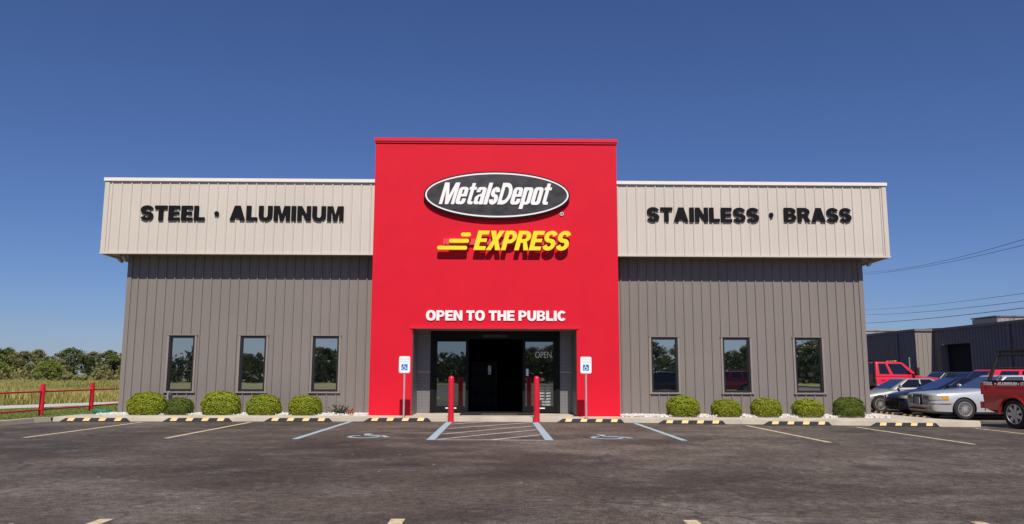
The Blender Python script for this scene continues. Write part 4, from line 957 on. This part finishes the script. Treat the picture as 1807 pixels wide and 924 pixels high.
def car(name, label, cat, loc, rz, st, cab, paint_, wheels, r, glass='v_glass', spokes=14, rim='v_rim', lower=None, head=None, grille=None, lamp_s=(.42, 1.15), posts=1, group=None, plate=False, arch=1.13, split_side=True, rows=None):
    t = thing(name, label, cat, loc, rz, group)
    v, f = loft(st); bo = MB().add(v, f).build('body', [paint_, 'v_dark'], t, local=True)
    bpy.context.view_layer.update()
    wmax = max(q[1] for q in st); cut = []
    for x in wheels:
        for sgn in (1, -1):
            c = MB().lathe([(0, -.36), (r*arch, -.36), (r*arch, .3), (0, .3)], 36, mx=Matrix.Translation((x, sgn*(wmax-.05), r*.98)) @ Matrix.Rotation(R(90)*-sgn, 4, 'X')).build('cutter', 'v_dark', t, local=True)
            bm = bmesh.new(); bm.from_mesh(c.data); bmesh.ops.remove_doubles(bm, verts=bm.verts[:], dist=1e-5); bmesh.ops.recalc_face_normals(bm, faces=bm.faces[:]); bm.to_mesh(c.data); bm.free(); cut.append(c)
    bpy.context.view_layer.update()
    bool_cut(bo, cut)
    for p in bo.data.polygons:
        for x in wheels:
            if math.hypot(p.center.x-x, p.center.z-r*.98) < r*arch*.99 and abs(p.center.y) < wmax*.95: p.material_index = 1
    bo.data.shade_smooth(); bo.data.set_sharp_from_angle(angle=R(32))
    xa, xb, xc, xd, zb, zb2, zr, wb, wr = cab
    A = {s_: [(xa, s_*wb*.96, zb), (xd, s_*wb*.96, zb2), (xc, s_*wr, zr-.03), (xb, s_*wr, zr-.045)] for s_ in (1, -1)}
    L_, R_ = A[1], A[-1]                                                    # +y side, -y side
    bm = bmesh.new(); vs_ = [bm.verts.new(p) for p in L_+R_]
    for q in ((0, 1, 2, 3), (7, 6, 5, 4), (3, 2, 6, 7), (0, 3, 7, 4), (1, 5, 6, 2), (0, 4, 5, 1)): bm.faces.new([vs_[i] for i in q])
    bmesh.ops.recalc_face_normals(bm, faces=bm.faces[:])
    bmesh.ops.bevel(bm, geom=[e for e in bm.edges if max(v_.co.z for v_ in e.verts) > zb+.15], offset=.085, segments=4, affect='EDGES', profile=.55)
    me = bpy.data.meshes.new('cabin'); bm.to_mesh(me); bm.free(); me.materials.append(M[paint_]); me.shade_smooth(); me.set_sharp_from_angle(angle=R(40))
    cb = bpy.data.objects.new('cabin', me); COL.objects.link(cb); cb.parent = t
    m_ = MB(); panel(m_, L_[0], R_[0], R_[3], L_[3], .07, .93, .08, .88); m_.build('windscreen', glass, cb, local=True)
    m_ = MB(); panel(m_, R_[1], L_[1], L_[2], R_[2], .07, .93, .12, .90); m_.build('rear_window', glass, cb, local=True)
    rows = rows or ((.10, .47), (.51, .86))
    for (u0, u1) in rows:
        m_ = MB(); panel(m_, R_[0], R_[1], R_[2], R_[3], u0, u1, .16, .88); m_.build('side_window', glass, cb, local=True)
        m_ = MB(); panel(m_, L_[1], L_[0], L_[3], L_[2], 1-u1, 1-u0, .16, .88); m_.build('side_window', glass, cb, local=True)
    for sgn in (1, -1):
        if head: plan(st, lamp_s[0], lamp_s[1], head[0], head[1], sgn=sgn).build('headlight', 'v_lamp', t, 40, local=True)
        if head: plan(st, lamp_s[1]+.005, lamp_s[1]+.2, head[0]+.01, head[1]-.01, sgn=sgn).build('side_marker', 'v_amber', t, 40, local=True)
        for x in wheels: wheel(t, x, sgn*(wmax-.015), r, -sgn, rim, spokes)
        mi_ = MB(); q = Matrix.Translation((xa+.32, sgn*(wb+.10), zb+.12)); mi_.lathe([(0, -.09), (.06, -.08), (.085, 0), (.06, .08), (0, .09)], 14, mx=q @ Matrix.Rotation(R(90), 4, 'X') @ Matrix.Diagonal((.7, .9, 1.0, 1)))
        mi_.build('mirror', paint_, t, 50, local=True)
        hd = MB()
        for (u0, u1) in rows: xx = xa+(xd-xa)*(u1-.05); hd.box(xx-.09, xx+.09, sgn*(wmax-.004)-.012, sgn*(wmax-.004)+.012, zb-.16, zb-.13)
        hd.build('door_handle', paint_, t, local=True)
        sk = MB()
    if grille: plan(st, 0, grille[0], grille[1], grille[2], off=.02).build('grille', 'v_dark', t, 40, local=True); plan(st, 0, grille[0], grille[1], grille[2], off=.02, sgn=-1).build('grille', 'v_dark', t, 40, local=True)
    if lower: 
        for sgn in (1, -1): plan(st, 0.0, lower[2], lower[0], lower[1], off=.018, sgn=sgn, n=14).build('bumper', lower[3], t, 40, local=True)
    if plate: MB().box(st[0][0]-.045, st[0][0]-.021, -.16, .16, plate[0], plate[1]).build('front_plate', 'v_plate', t, local=True)
    return t, bo, cb

ZL = zg(14)
# silver saloon
S1 = [(0, .62, .32, .52, .70, .76), (.04, .76, .24, .52, .77, .82), (.12, .86, .2, .52, .80, .855), (.25, .915, .19, .52, .82, .87), (.5, .95, .18, .53, .84, .89), (1.0, .975, .18, .55, .87, .93), (1.7, .985, .18, .56, .93, .99), (3.0, .985, .18, .56, .94, 1.0), (4.4, .985, .18, .56, .96, 1.03), (5.0, .955, .2, .56, .95, 1.02), (5.3, .87, .26, .56, .88, .94), (5.4, .72, .34, .56, .78, .84)]
silver, sb, sc_ = car('silver_saloon', 'silver saloon parked nose to the walkway behind the red pickup', 'car', (13.93, 2.08, ZL), 0, S1, (1.66, 2.55, 3.75, 4.5, .93, .97, 1.45, .90, .66), 'v_silver', (.98, 3.97), .34, glass='v_glass_pale', head=(.62, .765), grille=(.26, .46, .79), lamp_s=(.34, 1.08), plate=(.47, .70), spokes=18)
for sgn in (1, -1): plan(S1, .36, .68, .64, .75, off=.018, sgn=sgn).build('headlight_reflector', 'v_chrome', silver, 40, local=True)
m_ = MB()
for k in range(-4, 5): m_.box(-.03, -.021, k*.05-.006, k*.05+.006, .71, .785)
m_.build('grille_bars', 'v_chrome', silver, local=True)
for sgn in (1, -1): MB().box(1.62, 1.63, sgn*.976-.012, sgn*.976+.012, .30, .88).build('door_gap', 'v_dark', silver, local=True)
MB().add(*curve_mesh([rrect(-.5, -.02, .5, .02, .015)], .02), 0, Matrix.Translation((-.035, 0, .335)) @ Matrix.Rotation(R(-90), 4, 'Z') @ FRONT).build('lower_air_slot', 'v_dark', silver, local=True)
for sgn in (1, -1): plan(S1, .0, 1.35, .50, .52, off=.016, sgn=sgn, n=14).build('bumper_trim', 'v_chrome', silver, 40, local=True)
# navy car
S2 = [(0, .58, .28, .48, .58, .62), (.07, .76, .2, .48, .66, .72), (.25, .85, .17, .5, .70, .78), (.8, .88, .17, .52, .80, .88), (1.35, .885, .17, .53, .88, .96), (2.6, .885, .17, .53, .91, .98), (3.7, .885, .18, .53, .95, 1.02), (4.2, .85, .22, .54, .95, 1.0), (4.45, .72, .30, .54, .84, .90)]
navy, nb, nc = car('navy_car', 'dark navy car with black nose parked between the two silver cars', 'car', (14.3, 4.55, ZL), 0, S2, (1.2, 2.15, 3.1, 4.05, .90, .97, 1.36, .82, .60), 'v_blue', (.9, 3.5), .32, head=(.60, .70), grille=(.5, .30, .47), lamp_s=(.42, .98))
# older pale car
S3 = [(0, .60, .30, .46, .56, .60), (.06, .78, .24, .46, .62, .67), (.3, .84, .2, .5, .66, .73), (.9, .86, .2, .5, .76, .82), (1.45, .865, .2, .52, .84, .90), (3.4, .865, .2, .52, .88, .95), (4.1, .85, .22, .52, .88, .95), (4.4, .78, .3, .52, .80, .86)]
pale, pb, pc = car('older_silver_car', 'older pale silver car with grey lower bumper beside the building corner', 'car', (13.85, 7.15, ZL), 0, S3, (1.3, 2.05, 3.0, 3.75, .86, .90, 1.33, .80, .60), 'v_champagne', (.85, 3.35), .31, head=(.52, .63), lamp_s=(.40, .82), lower=(.22, .49, 1.0, 'v_grey_trim'))
for sgn in (1, -1): plan(S3, .55, .85, .40, .45, off=.03, sgn=sgn).build('turn_lamp', 'v_amber', pale, 40, local=True)
# dark estate and black car and red utility in the row beyond
S4 = [(0, .62, .35, .6, .76, .80), (.08, .80, .28, .6, .86, .92), (.3, .88, .26, .62, .92, 1.0), (1.1, .92, .26, .64, 1.0, 1.06), (3.5, .92, .26, .64, 1.04, 1.10), (4.4, .90, .3, .64, 1.04, 1.10), (4.6, .80, .38, .64, .98, 1.04)]
est, eb, ec = car('dark_estate', 'dark estate car with pale windscreen pillar, only its cabin showing behind the navy car', 'car', (23.3, 20.9, -.108), 0, S4, (1.05, 1.75, 4.0, 4.5, 1.02, 1.06, 1.68, .86, .68), 'v_black', (.85, 3.6), .35, head=(.78, .88), glass='v_glass')
o = copy_tree(est); o.location = (23.3, 18.0, -.108); tag(o, 'black car with rounded roof between the dark estate and red utility car', 'car')
S5 = [(0, .70, .4, .7, .90, .96), (.06, .90, .32, .7, 1.0, 1.06), (.3, .97, .3, .7, 1.04, 1.10), (1.1, 1.0, .3, .72, 1.10, 1.14), (4.9, 1.0, .3, .72, 1.12, 1.16), (5.4, .97, .36, .72, 1.12, 1.16), (5.5, .90, .42, .72, 1.06, 1.1)]
suv, ub, uc = car('red_utility_car', 'red boxy utility car with roof rack behind the silver saloon', 'car', (22.5, 15.3, -.135), 0, S5, (1.12, 1.75, 5.0, 5.42, 1.12, 1.14, 1.80, .93, .76), 'v_red', (.95, 4.2), .38, head=(.84, .98), rows=((.14, .40), (.45, .66), (.70, .90)), grille=(.5, .72, .9))
m_ = MB()
for y in (-.6, .6): m_.tube([(2.1, y, 1.84), (4.8, y, 1.84)], .018, 8)
for x in (2.2, 3.1, 4.0, 4.7): m_.tube([(x, -.6, 1.845), (x, .6, 1.845)], .015, 8)
for x in (2.2, 4.7):
    for y in (-.6, .6): m_.tube([(x, y, 1.77), (x, y, 1.84)], .015, 8)
m_.build('roof_rack', 'v_rack', suv, 50, local=True)

# large red flatbed truck facing away from the store
S6 = [(0, .80, .5, .85, 1.12, 1.18), (.06, .96, .42, .85, 1.20, 1.26), (.3, 1.0, .4, .85, 1.26, 1.34), (1.2, 1.01, .4, .85, 1.34, 1.42), (3.3, 1.01, .4, .85, 1.36, 1.42), (3.36, 1.0, .42, .85, 1.34, 1.40)]
trk, tb, tcb = car('red_flatbed_truck', 'large red extended cab truck with black headache rack by the warehouse', 'truck', (20.95, 13.6, -.10), math.pi, S6, (1.25, 2.0, 3.28, 3.36, 1.36, 1.38, 2.08, .95, .78), 'v_red', (1.0,), .42, rows=((.13, .58), (.66, .90)), head=(.95, 1.12))
MB().box(3.45, 6.6, -1.15, 1.15, .95, 1.07).build('flatbed', 'v_rack', trk, local=True)
MB().box(3.5, 6.4, -.5, .5, .6, .95).build('chassis', 'v_dark', trk, local=True)
m_ = MB()
for y in (-1.1, -.5, .5, 1.1): m_.box(3.46, 3.52, y-.04, y+.04, 1.07, 2.05)
m_.box(3.46, 3.52, -1.14, 1.14, 2.051, 2.12)
for k in range(9): m_.box(3.48, 3.50, -1.06, 1.06, 1.15+k*.1, 1.18+k*.1)
m_.build('headache_rack', 'v_rack', trk, local=True)
m_ = MB()
for y in (-.35, -.15, .0, .15, .35): m_.box(2.08, 2.2, y-.05, y+.05, 2.07, 2.115)
m_.build('roof_marker_lamp', 'v_amber', trk, local=True)
for sgn in (1, -1): wheel(trk, 5.3, sgn*1.0, .42, -sgn, 'v_steel', 6)
for sgn in (1, -1): MB().box(1.5, 1.62, sgn*1.2-.09, sgn*1.2+.09, 1.42, 1.78).build('tow_mirror', 'v_rack', trk, local=True)

# red pickup with ladder rack; its tail is towards the store
S7 = [(0, .80, .5, .80, 1.02, 1.06), (.06, .94, .42, .80, 1.06, 1.12), (.3, .98, .4, .82, 1.10, 1.16), (1.3, 1.0, .4, .84, 1.15, 1.20), (1.5, 1.0, .4, .84, 1.24, 1.25), (5.45, 1.0, .40, .84, 1.245, 1.25), (5.62, .985, .44, .84, 1.245, 1.25), (5.66, .955, .48, .84, 1.22, 1.235)]
AX = 4.62; ang = R(101); ctr = Vector((14.70, -2.93, zg(14.5)))
pick, pkb, pkc = car('red_pickup', 'deep red pickup with black ladder rack and white metal names, cut by the view', 'pickup truck', (0, 0, 0), 0, S7, (1.35, 1.95, 3.35, 3.7, 1.22, 1.22, 1.90, .92, .76), 'v_darkred', (1.0, AX), .385, rim='v_steel', spokes=7, head=(.84, 1.0), rows=((.14, .52), (.57, .86)))
c = MB().box(3.95, 5.56, -.80, .80, .80, 1.6).build('cutter', 'v_dark', pick, local=True); bpy.context.view_layer.update(); bool_cut(pkb, [c])
for p in pkb.data.polygons:
    if 3.9 < p.center.x < 5.6 and abs(p.center.y) < .82 and .79 < p.center.z < 1.235: p.material_index = 1
pkb.data.shade_smooth(); pkb.data.set_sharp_from_angle(angle=R(32))
MB().box(3.93, 5.6, -.985, -.80, 1.252, 1.27).box(3.93, 5.6, .80, .985, 1.252, 1.27).build('bed_rail_cap', 'v_rack', pick, local=True)
MB().box(5.64, 5.80, -.93, .93, .50, .68).build('rear_bumper', 'v_darkred', pick, local=True)
for sgn in (1, -1):
    MB().box(5.55, 5.675, sgn*.96-.045, sgn*.96+.045, .88, 1.20).build('tail_lamp', 'v_tail', pick, local=True)
    # raised wheel-arch flare
    m_ = MB(); ring = [(AX+.475*math.cos(R(a_)), .40+.475*math.sin(R(a_))) for a_ in range(-5, 186, 10)]; ri = [(AX+.43*math.cos(R(a_)), .40+.43*math.sin(R(a_))) for a_ in range(185, -6, -10)]
    v, f = curve_mesh([ring+ri], .03); m_.add(v, f, 0, Matrix.Translation((0, sgn*1.0, 0)) @ (FRONT if sgn < 0 else Matrix.Scale(-1, 4, (0, 1, 0)) @ FRONT)); m_.build('wheel_arch_flare', 'v_darkred', pick, local=True)
    m_ = MB()
    zt_ = 2.06
    for x in (5.45, 4.22): m_.tube([(x, sgn*.90, 1.27), (x-.12, sgn*.62, zt_)], .05, 8)
    m_.tube([(5.42, sgn*.62, zt_), (1.3, sgn*.62, zt_+.02)], .045, 8); m_.tube([(5.34, sgn*.66, zt_-.12), (4.12, sgn*.66, zt_-.12)], .035, 8)
    m_.build('ladder_rack', 'v_rack', pick, 40, local=True)
    for x in (5.15, 4.1):
        m_ = MB(); m_.lathe([(0, -.04), (.05, -.04), (.065, 0), (.05, .04), (0, .04)], 16, mx=Matrix.Translation((x, sgn*.84, 1.335)) @ Matrix.Rotation(R(70), 4, 'Y')); m_.tube([(x, sgn*.84, 1.27), (x, sgn*.84, 1.30)], .02, 8)
        m_.build('rack_lamp', 'v_chrome', pick, 40, local=True)
m_ = MB()
for x in (5.33, 4.1): m_.tube([(x, -.62, 2.06), (x, .62, 2.06)], .03, 8)
m_.build('rack_crossbar', 'v_rack', pick, 40, local=True)
# metal names along the bed side that faces the camera (local +y side)
FB = Matrix.Translation((0, .992, 0)) @ Matrix.Rotation(math.pi, 4, 'Z')
m_ = MB()
for s_, xa_, xb_ in (('STEEL', 5.60, 5.24), ('ALUMINUM', 5.10, 4.44), ('STAINLESS', 4.34, 3.62)):
    word(m_, s_, -xa_, -xb_, 1.135, .085, -.0, .006, t=.24, h=.19, gap=.05, shear=.25, mx=FB)
for x in (5.16, 4.40): m_.add(*curve_mesh([sellipse(-x, 1.17, .02, .022, 2, 14)], .006), 0, FB @ FRONT)
m_.build('bed_lettering', 'v_white', pick, local=True)
pick.rotation_euler = (0, 0, ang); off = Matrix.Rotation(ang, 3, 'Z') @ Vector((AX, 0, 0)); pick.location = ctr-off

# ------------------------------------------------------------------ what the store windows mirror, across the lot behind the camera
i = 0
rd = random.Random(5)
for k in range(30):
    x = -62+k*4.3+rd.uniform(-1.5, 1.5); y = -118+rd.uniform(-10, 10); key = 'abdefa'[k % 6]
    t = tree(key, x, y, (rd.uniform(4.6, 6.4) if x < -2 else rd.uniform(6.2, 8.6)), rd.uniform(1.2, 1.6), 'tree across the lot seen mirrored in the store windows', k*1.3, 'trees mirrored in the windows', .02)
P = np.stack([rng.uniform(-75, 75, 9000), rng.uniform(-124, -96, 9000), rng.uniform(0, 5.2, 9000)*rng.uniform(.6, 1, 9000)], 1)
V, F = leaves(P, .6, 0, .6); tag(np_obj('hedgerow', mesh_np('hedgerow', V, F, ['tree_d'])), kind='stuff')
up = thing('utility_pole', 'dark utility pole mirrored in the window nearest the tower', 'utility pole', (-10.2, -46.5, 0))
MB().tube([(-10.2, -46.5, -.2), (-10.2, -46.5, 11)], .16, 12, r1=.11).build('pole', 'bark', up, 40); MB().box(-11.3, -9.1, -46.56, -46.44, 10.2, 10.34).build('crossarm', 'bark', up)
o = copy_tree(suv); o.location = (15.5, -40, -.1); o.rotation_euler = (0, 0, .1); tag(o, 'red utility car across the lot mirrored in a window', 'car')
o = copy_tree(est); o.location = (10.5, -38, -.06); o.rotation_euler = (0, 0, -.05); tag(o, 'dark estate car across the lot mirrored in a window', 'car')
o = copy_tree(silver); o.location = (-16.5, -36, 0); o.rotation_euler = (0, 0, 0); o.location = (-11.5, -38, 0); tag(o, 'silver saloon across the lot mirrored in the windows', 'car')
